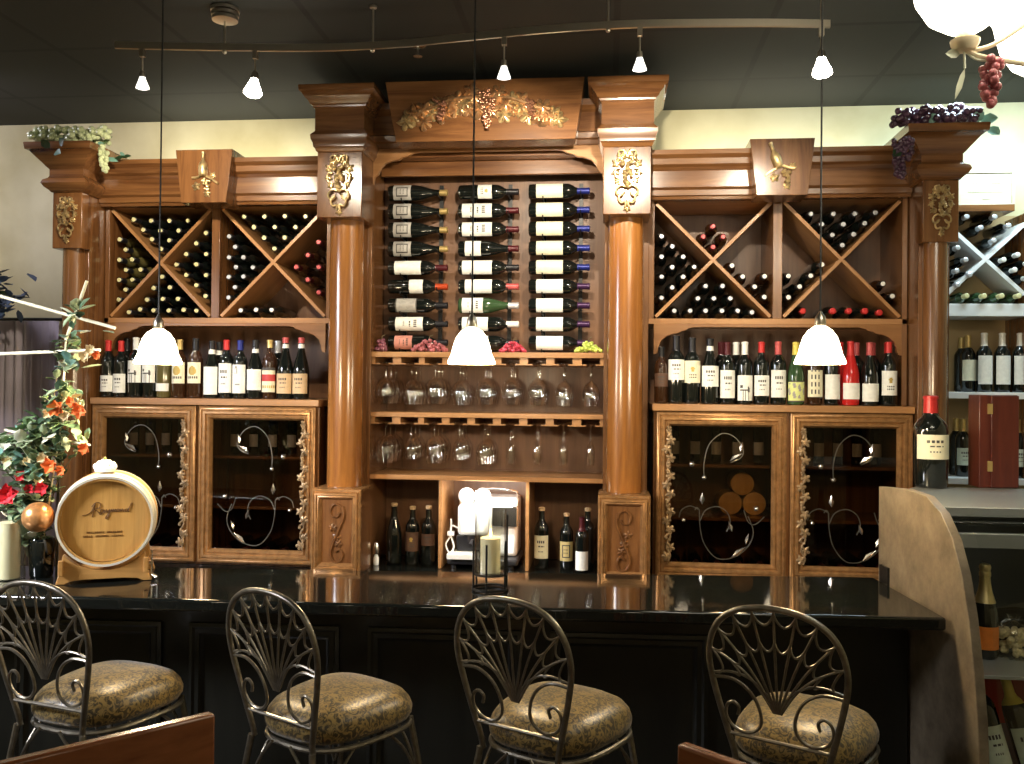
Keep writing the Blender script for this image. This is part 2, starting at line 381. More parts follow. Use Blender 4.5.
# ------------------------------------------------------------------ columns of the back bar
def centre_column(sx, label):
    X = .664*sx
    t = thing('back_bar_column', label, 'column', (X, 0, 0), 'tall centre columns of the back bar')
    W = M['wood_v']; H = M['wood_h']
    b = MB(); b.box(-.108, .108, -.02, 0.0, 1.15, 2.80); b.box(-.108, .108, -.2, -.02, 2.44, 2.8)
    obj('pilaster', MB().box(min(-.080*sx, .110*sx), max(-.080*sx, .110*sx), -.02, .33, .7565, 3.0), W, t, bev=.002)
    obj('shaft', MB().lathe([(.084, 1.16), (.084, 1.175), (.0835, 1.4), (.082, 2.2), (.080, 2.40), (.080, 2.43)], 40, 0, Matrix.Translation((0, -.108, 0))), M['wood_shaft'], t)
    obj('capital_block', MB().box(-.107, .107, -.245, -.021, 2.42, 2.725), W, t, bev=.003)
    cr = MB(); cr.rings(-.107, .107, -.245, .1, [(0, 2.725), (.006, 2.73), (.010, 2.742), (.016, 2.748), (.018, 2.765), (.026, 2.782), (.028, 2.802), (.012, 2.82), (.010, 2.824)])
    obj('neck_moulding', cr, H, t)
    cr = MB(); cr.rings(-.107, .107, -.245, .1, [(.010, 2.824), (.010, 2.925), (.018, 2.931), (.020, 2.939), (.03, 2.945), (.036, 2.958), (.05, 2.971), (.062, 2.991), (.07, 2.995), (.072, 3.017), (.07, 3.021)])
    obj('crown_moulding', cr, H, t)
    obj('grape_carving', block_carving(), M['bronze'], t, (0, -.246, 2.575))
    ped = MB(); ped.box(-.108, .108, -.225, -.021, .7565, 1.14); 
    obj('pedestal', ped, W, t, bev=.002)
    fr = MB(); fr.frame(-.117, .117, .766, 1.152, [(0, -.2245), (0, -.238), (.008, -.243), (.012, -.240), (.016, -.248), (.024, -.25), (.028, -.243), (.033, -.245), (.04, -.238), (.046, -.2255)])
    fr.rings(-.108, .108, -.225, -.021, [(0, 1.14), (.008, 1.142), (.009, 1.155), (.0, 1.159)])
    obj('panel_moulding', fr, M['gilt'], t)
    sc = MB(); pts = [(.028, 1.05), (.02, 1.075), (-.008, 1.085), (-.03, 1.06), (-.022, 1.03), (.004, 1.028), (.014, 1.045)]
    pts2 = [(.028, 1.075), (.034, 1.03), (.012, .97), (-.012, .91), (-.028, .86), (-.012, .82), (.018, .82), (.03, .85), (.016, .875), (-.004, .865)]
    sc.tube(spline([(a*sx*-1, -.229, z) for a, z in pts], 5), .006, 6); sc.tube(spline([(a*sx*-1, -.229, z) for a, z in pts2], 5), .0065, 6)
    leaf(sc, 0, .93, -.2255, .022, 1.2, 0, .4); leaf(sc, .018*sx, .975, -.2255, .02, .3, 0, .4); leaf(sc, -.01*sx, .90, -.2255, .02, 2.4, 0, .4)
    obj('scroll_carving', sc, M['wood_v'], t)
    return t
centre_column(-1, 'tall round wooden column left of the central wine display, with gold grape carving')
centre_column(1, 'tall round wooden column right of the central wine display, with gold grape carving')
def end_column(sx, label):
    X = 2.026*sx
    t = thing('end_column', label, 'column', (X, 0, 0), 'outer end columns of the back bar')
    W = M['wood_v']; H = M['wood_h']
    obj('pilaster', MB().box(-.066, .066, -.135, .448, 0, 2.66), W, t, bev=.002)
    obj('shaft', MB().lathe([(.052, 0), (.052, 2.29)], 28, 0, Matrix.Translation((0, -.15, 0))), M['wood_v'], t)
    obj('capital_block', MB().box(-.075, .075, -.215, -.136, 2.29, 2.56), W, t, bev=.003)
    cr = MB(); cr.rings(-.075, .075, -.215, .448, [(0, 2.56), (.006, 2.562), (.014, 2.572), (.03, 2.585), (.04, 2.602), (.034, 2.618), (.016, 2.63), (.012, 2.64)])
    obj('neck_moulding', cr, H, t)
    cr = MB(); cr.rings(-.075, .075, -.215, .448, [(.012, 2.64), (.012, 2.672), (.022, 2.682), (.036, 2.70), (.055, 2.722), (.076, 2.748), (.09, 2.752), (.094, 2.78), (.092, 2.785)])
    obj('crown_moulding', cr, H, t)
    obj('grape_carving', block_carving(.8), M['bronze'], t, (0, -.216, 2.43))
    return t
end_column(-1, 'slim wooden end column at far left, under the pale green grape garland')
end_column(1, 'slim wooden end column at right, under the dark purple grape garland')

# ------------------------------------------------------------------ wine racks with diamond bins
ZT, ZB = 2.526, 1.971
def wine_rack(sx, label):
    t = thing('wine_rack', label, 'wine rack', (0, 0, 0), 'diamond bin wine racks')
    X = lambda a: a*sx
    def bx(mb, a, b, *r): mb.box(min(X(a), X(b)), max(X(a), X(b)), *r)
    for a, b, z in ((1.932, 1.955, 1.569), (1.35, 1.392, ZB), (.774, .80, ZB)):
        fr = MB(); bx(fr, a, b, 0, .34, z, ZT); obj('upright', fr, M['wood_v'], t, bev=.0015)
    fr = MB(); bx(fr, .774, 1.955, 0, .34, ZB-.026, ZB); bx(fr, .774, 1.955, -.005, .34, ZT, ZT+.03)
    obj('shelf_board', fr, M['wood_light'], t, bev=.0015)
    obj('back_panel', MB().box(min(X(.774), X(1.955)), max(X(.774), X(1.955)), .341, .353, 1.57, ZT+.03), M['wood_panel'], t)
    for a, b in ((.80, 1.35), (1.392, 1.932)):
        cx = (a+b)/2; L = sqrt((b-a)**2+(ZT-ZB)**2)/2-.012; th = atan2(ZT-ZB, b-a)
        for s in (1, -1):
            mb = MB(); mb.box(-L, L, .004+(.001 if s > 0 else 0), .338, -.008, .008)
            ob = obj('cross_divider', mb, M['wood_light'], t, (X(cx), 0, (ZT+ZB)/2), bev=.001); ob.rotation_euler = (0, s*th, 0)
    # scalloped valance above the open shelf
    e = [(0, 1.800), (.014, 1.803), (.022, 1.818), (.024, 1.838), (.036, 1.866), (.06, 1.886), (.088, 1.897), (.118, 1.902), (.128, 1.910), (.150, 1.914), (.162, 1.924), (.19, 1.930)]
    poly = [(X(.80), ZB-.026)]+[(X(.80+a), z) for a, z in e]+[(X(1.932-a), z) for a, z in reversed(e)]+[(X(1.932), ZB-.026)]
    obj('valance', MB().prism(poly, -.002, .02), M['wood_mid'], t, bev=.0015)
    # cornice
    cp = [(0, ZT), (-.045, ZT), (-.05, ZT+.012), (-.062, ZT+.016), (-.064, ZT+.04), (-.08, ZT+.05), (-.082, ZT+.125), (-.092, ZT+.14), (-.11, ZT+.15), (-.115, ZT+.175), (-.135, ZT+.19), (-.14, ZT+.21), (.1, ZT+.21), (.1, ZT+.03), (0, ZT+.03)]
    a, b = sorted((X(.775), X(1.955)))
    obj('cornice', MB().prism_x(cp, a, b), M['wood_h'], t, sharp=20)
    kc = X(1.357)
    obj('keystone', MB().prism([(kc-.143, 2.768), (kc+.143, 2.768), (kc+.112, 2.512), (kc-.112, 2.512)], -.175, -.02), M['wood_v'], t, bev=.002)
    # gilt bottle-and-grapes appliqué on the keystone
    k = MB(); lean = .0 if sx < 0 else -.35
    pr = [(0, 0), (.017, .002), (.021, .012), (.022, .045), (.018, .062), (.008, .078), (.0065, .105), (.0085, .108), (.0085, .118), (0, .12)]
    k.lathe(pr, 14, 0, Matrix.Translation((kc+(.002 if sx < 0 else -.015), -.188, 2.635)) @ Matrix.Rotation(lean, 4, 'Y'))
    pts = [(-.055, 2.63), (-.03, 2.632), (.0, 2.642), (.03, 2.63), (.06, 2.612), (.075, 2.6)]
    k.tube(spline([(kc+a*(-1 if sx > 0 else 1), -.183, z) for a, z in pts], 4), .006, 6)
    rr = random.Random(3); grapes(k, kc+.02, 2.625, -.176, .045, .06, .008, 0, 16, rr)
    leaf(k, kc-.035, 2.59, -.176, .022, .5, 0, .5); leaf(k, kc+.02, 2.555, -.176, .018, -1, 0, .5); leaf(k, kc+.045, 2.64, -.176, .018, 1, 0, .5)
    obj('bottle_carving', k, M['bronze'], t)
    return t
wine_rack(-1, 'left wooden wine rack with two crossed diamond bins full of bottles and a carved keystone')
wine_rack(1, 'right wooden wine rack with two half empty crossed diamond bins and a carved keystone')

# ------------------------------------------------------------------ lower glazed cabinets
def scrollwork(flip):
    mb = MB(); w, h = .40, .60
    def P(u, v): return ((u-.5)*w*flip, -.006, (.5-v)*h)
    pieces = []
    def tb(pts, r=.0024):
        m_ = MB(); m_.tube(spline([P(*p) for p in pts], 5), r, 6); pieces.append(m_)
    tb([(.30, .36), (.30, .25), (.36, .11), (.5, .03), (.65, .06), (.74, .16), (.70, .22), (.6, .25)])
    tb([(.25, .62), (.26, .75), (.31, .88), (.45, .985), (.64, .975), (.80, .89), (.86, .78), (.80, .66)])
    tb([(.26, .70), (.32, .62), (.45, .59), (.56, .63), (.60, .71), (.56, .78)])
    tb([(.25, .62), (.15, .59), (.05, .62), (.02, .68)]); tb([(.25, .62), (.22, .60), (.20, .62)])
    tb([(.75, .61), (.80, .70), (.88, .72), (.98, .66)])
    b = MB(); 
    for u, v, r in ((.30, .37, .011), (.16, .27, .013), (.07, .70, .010), (.89, .60, .012)): b.sphere(P(u, v), r, 10, 7)
    def lf(u, v, L, W, ang):
        T = Matrix.Translation(P(u, v)) @ Matrix.Rotation(ang*flip, 4, 'Y')
        b.add([(0,-.004,-L/2),(W/2,0,-L*.1),(0,-.008,0),(-W/2,0,-L*.1),(0,-.002,L/2),(0,.004,0)], [(0,1,2),(0,2,3),(1,4,2),(2,4,3),(0,5,1),(0,3,5),(1,5,4),(5,3,4)], 0, T)
    lf(.28, .53, .055, .024, 0); lf(.66, .21, .07, .024, 1.0); lf(.60, .74, .05, .02, -.3); lf(.70, .93, .08, .022, .9); lf(.79, .83, .05, .016, .3); lf(.72, .13, .05, .02, .2)
    return pieces, b
def base_cabinet(sx, label, words):
    t = thing('glass_cabinet', label, 'cabinet', (0, 0, 0), 'glazed base cabinets of the back bar')
    X = lambda a: a*sx
    def bx(mb, a, b, *r): mb.box(min(X(a), X(b)), max(X(a), X(b)), *r)
    c = MB(); bx(c, .80, .816, -.079, .33, .757, 1.535); bx(c, 1.938, 1.953, -.079, .33, .757, 1.535); bx(c, 1.398, 1.416, -.079, .33, .757, 1.535)
    bx(c, .80, 1.953, .33, .345, .757, 1.535); bx(c, .816, 1.938, -.078, .33, .757, .775)
    for z in (1.02, 1.27): bx(c, .817, 1.397, 0.0, .33, z, z+.014); bx(c, 1.417, 1.937, 0.0, .33, z, z+.014)
    obj('carcass', c, M['wood_v'], t, bev=.001)
    c = MB(); bx(c, .792, 1.955, -.118, .33, 1.5355, 1.568)
    obj('ledge_top', c, M['wood_light'], t, bev=.003)
    for i, (a, b) in enumerate(((.812, 1.399), (1.415, 1.95))):
        x0, x1 = sorted((X(a), X(b))); z0, z1 = .772, 1.532
        dr = thing_part = MB()
        prof = [(0, -.080), (0, -.104), (.006, -.110), (.014, -.112), (.018, -.106), (.022, -.106), (.026, -.113), (.036, -.114), (.042, -.104), (.046, -.104), (.050, -.109), (.056, -.108), (.064, -.096), (.066, -.088), (.066, -.080)]
        dr.frame(x0, x1, z0, z1, prof)
        d = obj('door', dr, M['gilt'], t)
        # wide stile that carries the carved vine, on the side of the centre columns for the right hand cabinet
        sgn = -1 if sx > 0 else 1      # which end of the door
        if sgn < 0: sx0, sx1, gx0, gx1 = x0+.03, x0+.075, x0+.07, x1-.06
        else: sx0, sx1, gx0, gx1 = x1-.075, x1-.03, x0+.06, x1-.07
        obj('carved_vine', vine_strip((sx0+sx1)/2+sgn*-.004, z0+.075, z1-.07, -.110), M['vine'], d)
        obj('glass_pane', MB().add([(gx0, -.086, z0+.06), (gx1, -.086, z0+.06), (gx1, -.086, z1-.06), (gx0, -.086, z1-.06), (gx0, -.083, z0+.06), (gx1, -.083, z0+.06), (gx1, -.083, z1-.06), (gx0, -.083, z1-.06)], [(0,1,2,3), (4,7,6,5)]), M['pane'], d)
        s, bds = scrollwork(1 if sx > 0 else -1)
        gc = ((gx0+gx1)/2, -.087, (z0+z1)/2)
        [obj('iron_scroll', q_, M['iron'], d, gc) for q_ in s]; obj('iron_leaves', bds, M['iron_leaf'], d, gc)
        if sx < 0:
            l = MB(); l.sphere((gx0+(gx1-gx0)*.52, -.079, z1-.055), .008, 8, 6); obj('indicator_light', l, M['led'], t)
    return t
base_cabinet(-1, 'left glazed base cabinet with gilt doors, standing behind the wooden barrel', 0)
base_cabinet(1, 'right glazed base cabinet with gilt doors, beside the stone-look panel of the display case', 0)

# ------------------------------------------------------------------ central display
t = thing('central_display_unit', 'central wooden wine display with arched top, stemware racks and lower cubbies', 'shelving unit', (0, 0, 0))
mb = MB(); mb.box(-.556, -.54, 0, .26, 1.78, 2.79); mb.box(.54, .556, 0, .26, 1.78, 2.79)
obj('side_panel', MB().box(-.5835, -.566, -.022, .33, .757, 2.79), M['wood_v'], t, bev=.0015)
obj('side_panel', MB().box(.566, .5835, -.022, .33, .757, 2.79), M['wood_v'], t, bev=.0015)
obj('back_panel', MB().box(-.58, .58, .331, .345, .757, 2.99), M['wood_panel'], t)
obj('display_panel', MB().box(-.565, .565, .225, .24, 1.806, 2.76), M['wood_panel'], t)
obj('top_board', MB().box(-.566, .566, .02, .33, 2.762, 2.79), M['wood_h'], t)
obj('inner_lintel', MB().box(-.555, .555, .10, .12, 2.69, 2.761), M['wood_h'], t, bev=.003)
for z0, z1 in ((1.780, 1.806), (1.488, 1.511), (1.184, 1.207)):
    obj('shelf', MB().box(-.566, .566, -.012, .33, z0, z1), M['wood_light'], t, bev=.002)
for x in (-.216, .208): obj('cubby_divider', MB().box(x-.008, x+.008, -.008, .33, .757, 1.1835), M['wood_light'], t, bev=.001)
# stemware rails: T-slots below two shelves
TX = [aty(x, 360, 0).x for x in (384, 410, 433.5, 459, 484.5, 510.5, 537, 563.5, 591)]
for zz in (1.7795, 1.4875):
    mb = MB(); edges = [-.565]+[v for x in TX for v in (x-.044, x+.044)]+[.565]
    for k in range(0, len(edges), 2):
        a, b = edges[k], edges[k+1]
        if b-a < .004: m_ = (a+b)/2; a, b = m_-.004, m_+.004
        mb.box(a, b, .0, .32, zz-.029, zz)
        mb.box(a-(.022 if k else 0), b+(.022 if k < len(edges)-2 else 0), .0, .32, zz-.0345, zz-.029)
    obj('stemware_rail', mb, M['wood_light'], t)
e = [(0, 2.60), (.02, 2.602), (.024, 2.625), (.03, 2.655), (.048, 2.668), (.062, 2.70), (.085, 2.722), (.12, 2.733), (.15, 2.737), (.165, 2.748), (.195, 2.755), (.22, 2.768), (.25, 2.772)]
poly = [(-.58, 2.79)]+[(-.58+a, z) for a, z in e]+[(.58-a, z) for a, z in reversed(e)]+[(.58, 2.79)]
obj('arched_valance', MB().prism(poly, -.045, -.021), M['wood_light'], t, bev=.002)
cp = [(0, 2.79), (-.06, 2.79), (-.065, 2.81), (-.08, 2.815), (-.085, 2.84), (-.07, 2.85), (-.07, 2.94), (-.085, 2.95), (-.1, 2.965), (-.11, 2.99), (.3, 2.99), (.3, 2.79)]
obj('cornice', MB().prism_x(cp, -.556, .556), M['wood_h'], t, sharp=20)
mb = MB(); mb.prism([(-.455, 3.05), (.47, 3.05), (.43, 2.768), (-.402, 2.768)], -.235, -.112)
hd = obj('header_board', mb, M['wood_h'], t, bev=.003)
mb = MB(); rnd = random.Random(5)
for k in range(44):
    u = -1+2*(k+.5)/44; x = u*.345; zc = 2.955-.085*abs(u)**1.5; w = .058*(1-.35*abs(u))
    leaf(mb, x+rnd.uniform(-.012, .012), zc-.012+rnd.uniform(-w, w), -.236, rnd.uniform(.030, .046), rnd.uniform(0, 6.3), rnd.choice((0, 0, 1)), rnd.uniform(.35, .7))
for x, z, w, h, n in ((.03, 2.985, .08, .17, 80), (-.19, 2.95, .06, .09, 30), (.235, 2.94, .06, .08, 30)): grapes(mb, x, z, -.255, w, h, .0088, 2, n, rnd)
for s in (-1, 1):
    mb.tube(spline([(s*.04, -.25, 2.96), (s*.12, -.262, 2.955), (s*.2, -.258, 2.93), (s*.28, -.25, 2.90), (s*.33, -.245, 2.86)], 5), .007, 6, 0)
    leaf(mb, s*.352, 2.855, -.236, .04, 0 if s > 0 else pi, 1, .6)
obj('vine_carving', mb, [M['copper'], M['bronze'], M['g_plum']], t)
M['copper_grapes'] = plain('dark_copper_grapes', (.30, .14, .08), .3, .6)
bpy.data.objects['vine_carving'].data.materials[2] = M['copper_grapes']

# the counter the back bar stands on
t = thing('back_counter', 'low black counter under the back bar cabinets, mostly hidden by the bar', 'counter', (0, 0, 0))
obj('counter_top', MB().box(-1.957, 1.957, -.30, .44, .72, .755), M['granite'], t, bev=.004)
obj('counter_base', MB().box(-1.95, 1.95, -.24, .43, 0, .7195), M['barfront'], t)

# ------------------------------------------------------------------ bottles
PR = {
 'bordeaux': ([(0, .004), (.030, 0), (.0345, .004), (.0365, .012), (.037, .10), (.0372, .188), (.0355, .204), (.028, .220), (.019, .232), (.0152, .243), (.0142, .29), (.0158, .291), (.0158, .300), (.0125, .302), (0, .302)], .0375, .235),
 'burgundy': ([(0, .004), (.033, 0), (.039, .005), (.040, .015), (.040, .135), (.038, .155), (.032, .182), (.023, .212), (.0172, .238), (.0150, .262), (.0142, .29), (.0158, .291), (.0158, .300), (.0125, .302), (0, .302)], .0405, .245),
 'champagne': ([(0, .004), (.036, 0), (.042, .006), (.0435, .018), (.0435, .14), (.041, .165), (.033, .20), (.0235, .232), (.018, .262), (.0165, .285), (.0185, .287), (.0185, .300), (.0165, .305), (.019, .318), (.016, .328), (0, .33)], .0438, .19),
 'lean': ([(0, .004), (.026, 0), (.0305, .004), (.0315, .012), (.0315, .19), (.030, .206), (.022, .224), (.0155, .240), (.0135, .255), (.013, .288), (.0145, .289), (.0145, .298), (.011, .300), (0, .300)], .032, .238),
}
_bm = {}
def _glassmesh(kind, mat):
    k = ('g', kind, mat)
    if k not in _bm: _bm[k] = MB().lathe(PR[kind][0], 18 if kind == 'lean' else 26).mesh('bottle_glass', M[mat], 30)
    return _bm[k]
def _capmesh(kind, mat, z0, z1=.3035):
    k = ('c', kind, mat, z0, z1)
    if k not in _bm:
        prof = PR[kind][0]
        def rad(z):
            for (ra, za), (rb, zb) in zip(prof, prof[1:]):
                if za <= z <= zb and zb > za: return ra+(rb-ra)*(z-za)/(zb-za)
            return .012
        top = prof[-1][1]
        z1_ = min(z1, top)
        zs = [z0+(z1_-z0)*i/8 for i in range(9)]; zs += [z for r, z in prof if z0 < z < z1_]; zs = sorted(set(zs))
        pr = [(max(rad(z), .011)+.0008, z) for z in zs]
        if z1_ >= .299: pr += [(.010, top+.0012), (0, top+.0012)]
        if z0 > .296: pr = [(.0112, .299), (.0112, .3045), (.0095, .3055), (0, .3055)]
        _bm[k] = MB().lathe(pr, 16 if kind == 'lean' else 22).mesh('capsule', M[mat], 30)
    return _bm[k]
def _labelmesh(kind, mat, z0, z1, style, half=1.15):
    k = ('l', kind, mat, z0, z1, style, half)
    if k in _bm: return _bm[k]
    r = PR[kind][1]+.0006; nx, nz = 26, 18; mb = MB(); vs = []
    for j in range(nz+1):
        for i in range(nx+1):
            a = -pi/2-half+2*half*i/nx; vs.append((r*cos(a), r*sin(a), z0+(z1-z0)*j/nz))
    def pat(i, j):
        u, v = (i+.5)/nx, (j+.5)/nz; du = abs(u-.5)
        if style == 'text': return 1 if (j in (12, 13) and du < .24 and i % 3) or (j in (5,) and du < .16 and i % 2) or (j == 9 and du < .2 and i % 4) else 0
        if style == 'crest': return 2 if (u-.5)**2*3+(v-.62)**2*2 < .03 else (1 if j in (4, 6) and du < .2 and i % 3 else 0)
        if style == 'bars': return 1 if (i in (6, 7, 18, 19) and 2 < j < 15) or (j in (3, 14) and 5 < i < 20) or (j in (7, 10) and 8 < i < 17 and i % 2) else 0
        if style == 'horse': return 1 if ((u-.28)**2*2+(v-.55)**2*2 < .012) or ((u-.66)**2*3+(v-.42)**2 < .014) or (j == 7 and .2 < u < .75) or (j < 7 and i in (9, 12, 17)) else 0
        if style == 'redband': return 3 if .45 < v < .75 else (2 if j in (3, 4) and i % 3 else 1 if v > .9 else 0)
        if style == 'stain': return 2 if (u-.5)**2+(v-.6)**2 < .05 else (1 if j in (4, 5) and du < .3 and i % 3 else 0)
        if style == 'picture': return 4 if (sin(i*.9)+cos(j*.7+i*.3) > .5 and 2 < j < 16) else (1 if j in (0, 17) else 0)
        if style == 'window': return 1 if (i % 5 in (1, 2) and j % 5 not in (0, 1) and du < .3) else 0
        if style == 'c': return 1 if .008 < (u-.42)**2*2.2+(v-.78)**2*.9 < .018 and u < .5 else (4 if j == 5 and du < .15 else 0)
        return 0
    fs = []; ms = []
    for j in range(nz):
        for i in range(nx):
            fs.append((j*(nx+1)+i, j*(nx+1)+i+1, (j+1)*(nx+1)+i+1, (j+1)*(nx+1)+i)); ms.append(pat(i, j))
    mb.add(vs, fs); mb.m = ms
    _bm[k] = mb.mesh('paper_label', [M[mat], M['ink'], M['inkgold'], M['inkred'], M['inkgrey']], 30)
    return _bm[k]
def bottle(loc, label, kind='bordeaux', glass='bottle', cap=('c_black', .235), lab=None, band=None, rot=(0,0,0), group=None, sc=1, name='wine_bottle', cat='bottle'):
    o = bpy.data.objects.new(name, None); COL.objects.link(o); o.empty_display_size = .02
    o.location = loc; o.rotation_euler = rot; o.scale = (sc, sc, sc); tag(o, label, cat, group)
    put('bottle_glass', _glassmesh(kind, glass), o)
    if cap: put('capsule', _capmesh(kind, *cap), o)
    if lab: put('paper_label', _labelmesh(kind, *lab), o)
    if band: put('neck_band', _capmesh(kind, *band), o)
    return o

# bottles lying neck-out in the diamond bins
def settle(P, r):
    # let the bottles of one triangle rest against the boards and one another without touching through
    sgn = 1 if P[0][0] > 0 else -1; mid = sum(abs(p[0]) for p in P)/len(P); A, B_ = (.80, 1.35) if mid < 1.371 else (1.392, 1.932)
    x0, x1 = sorted((A*sgn, B_*sgn)); L = sqrt((x1-x0)**2+(ZT-ZB)**2); ux, uz = (x1-x0)/L, (ZT-ZB)/L
    cxx = sum(p[0] for p in P)/len(P); czz = sum(p[1] for p in P)/len(P)
    for it in range(80):
        for i in range(len(P)):
            for j in range(i):
                dx, dz = P[i][0]-P[j][0], P[i][1]-P[j][1]; d = sqrt(dx*dx+dz*dz)
                if d < 2*r+.0006: k = (2*r+.0006-d)/2/d; P[i][0] += dx*k; P[i][1] += dz*k; P[j][0] -= dx*k; P[j][1] -= dz*k
        for p in P:
            for s_ in (1, -1):
                ox = x0 if s_ > 0 else x1; nx, nz = -uz*s_, ux
                dd = (p[0]-ox)*nx+(p[1]-ZB)*nz; side = 1 if (cxx-ox)*nx+(czz-ZB)*nz > 0 else -1
                if dd*side < r+.0095: k = (r+.0095-dd*side)*side; p[0] += nx*k; p[1] += nz*k
            p[0] = min(max(p[0], x0+r+.001), x1-r-.001); p[1] = min(max(p[1], ZB+r+.0005), ZT-r-.001)
    return P
def bins(origin, sc, groups):
    for label, cap, glass, pts in groups:
        P = [list(aty(origin[0]+x/sc, origin[1]+y/sc, .03)) for (x, y) in pts]
        for q in settle([[p[0], p[2]] for p in P], .0306):
            bottle((q[0], .325, q[1]), label, 'lean', glass, (cap, .262) if cap == 'c_red' else ('c_maroon' if cap == 'c_pinkred' else 'c_black', .245, .31), band=None if cap == 'c_red' else (cap, .2965, .31), rot=(pi/2, 0, 0), group=label.replace('wine bottle', 'wine bottles'), sc=.95)
bins((100, 190), 3.474, [
 ('wine bottle lying neck out in top triangle of far left bin', 'c_palecork', 'bottle', [(108,108),(173,108),(238,106),(303,105),(142,142),(206,141),(270,140),(173,175),(238,174),(205,208)]),
 ('wine bottle lying neck out in left triangle of far left bin', 'c_palecork', 'bottle_olive', [(47,180),(47,243),(47,310),(47,372),(76,210),(76,276),(76,343),(107,243),(107,310),(138,276)]),
 ('wine bottle lying neck out in right triangle of far left bin', 'c_palecork', 'bottle', [(366,148),(332,185),(366,222),(297,222),(263,258),(332,258),(366,295),(297,295),(332,330),(364,368)]),
 ('wine bottle lying neck out in bottom triangle of far left bin', 'c_palecork', 'bottle', [(211,299),(184,340),(240,338),(160,382),(215,378),(268,378),(125,416),(183,418),(236,418),(288,416),(335,416),(76,416)]),
 ('wine bottle lying neck out in top triangle of left bin beside centre column', 'c_palecork', 'bottle', [(498,92),(569,91),(641,90),(712,91),(533,128),(605,128),(677,128),(568,165),(640,165),(604,203)]),
 ('wine bottle lying neck out in left triangle of left bin beside centre column', 'c_silver', 'bottle', [(432,165),(462,198),(430,233),(496,233),(462,268),(529,268),(430,300),(496,300),(462,335),(430,370)]),
 ('reddish wine bottle lying neck out in right triangle of left bin beside centre column', 'c_pinkred', 'bottle_brown', [(758,180),(720,225),(680,267),(758,267),(720,311),(758,355)]),
 ('wine bottle lying neck out at bottom of half empty triangle in left bin', 'c_white', 'bottle', [(485,416),(540,416),(594,416)]),
])
bins((645, 190), 3.472, [
 ('wine bottle lying neck out in small pile at top of bin right of centre', 'c_pinkred', 'bottle_brown', [(237,125),(203,161),(272,161),(237,197)]),
 ('wine bottle lying neck out in left triangle of bin right of centre', 'c_silver', 'bottle', [(58,160),(95,195),(58,231),(133,231),(95,267),(172,267),(58,300),(133,301),(95,338),(58,374)]),
 ('wine bottle lying neck out in bottom triangle of bin right of centre', 'c_silver', 'bottle', [(211,333),(270,333),(184,376),(240,376),(297,376),(102,419),(157,419),(211,419),(268,419),(323,419),(378,419)]),
 ('wine bottle lying neck out in right triangle of bin right of centre', 'c_white', 'bottle_brown', [(303,262),(340,300),(382,335),(418,299),(418,371)]),
 ('wine bottle lying neck out in top triangle of far right bin', 'c_silver', 'bottle', [(577,82),(655,82),(730,82),(806,82),(615,118),(690,118),(768,118),(652,155),(728,155),(687,191)]),
 ('wine bottle lying neck out in left triangle of far right bin', 'c_white', 'bottle', [(499,298),(538,335),(499,372),(577,297),(616,258)]),
 ('red capped wine bottle lying neck out along floor of far right bin', 'c_red', 'bottle', [(550,419),(655,419),(711,419),(767,419),(823,419)]),
 ('wine bottle lying neck out in right triangle of far right bin', 'c_white', 'bottle_brown', [(828,325),(868,368)]),
])

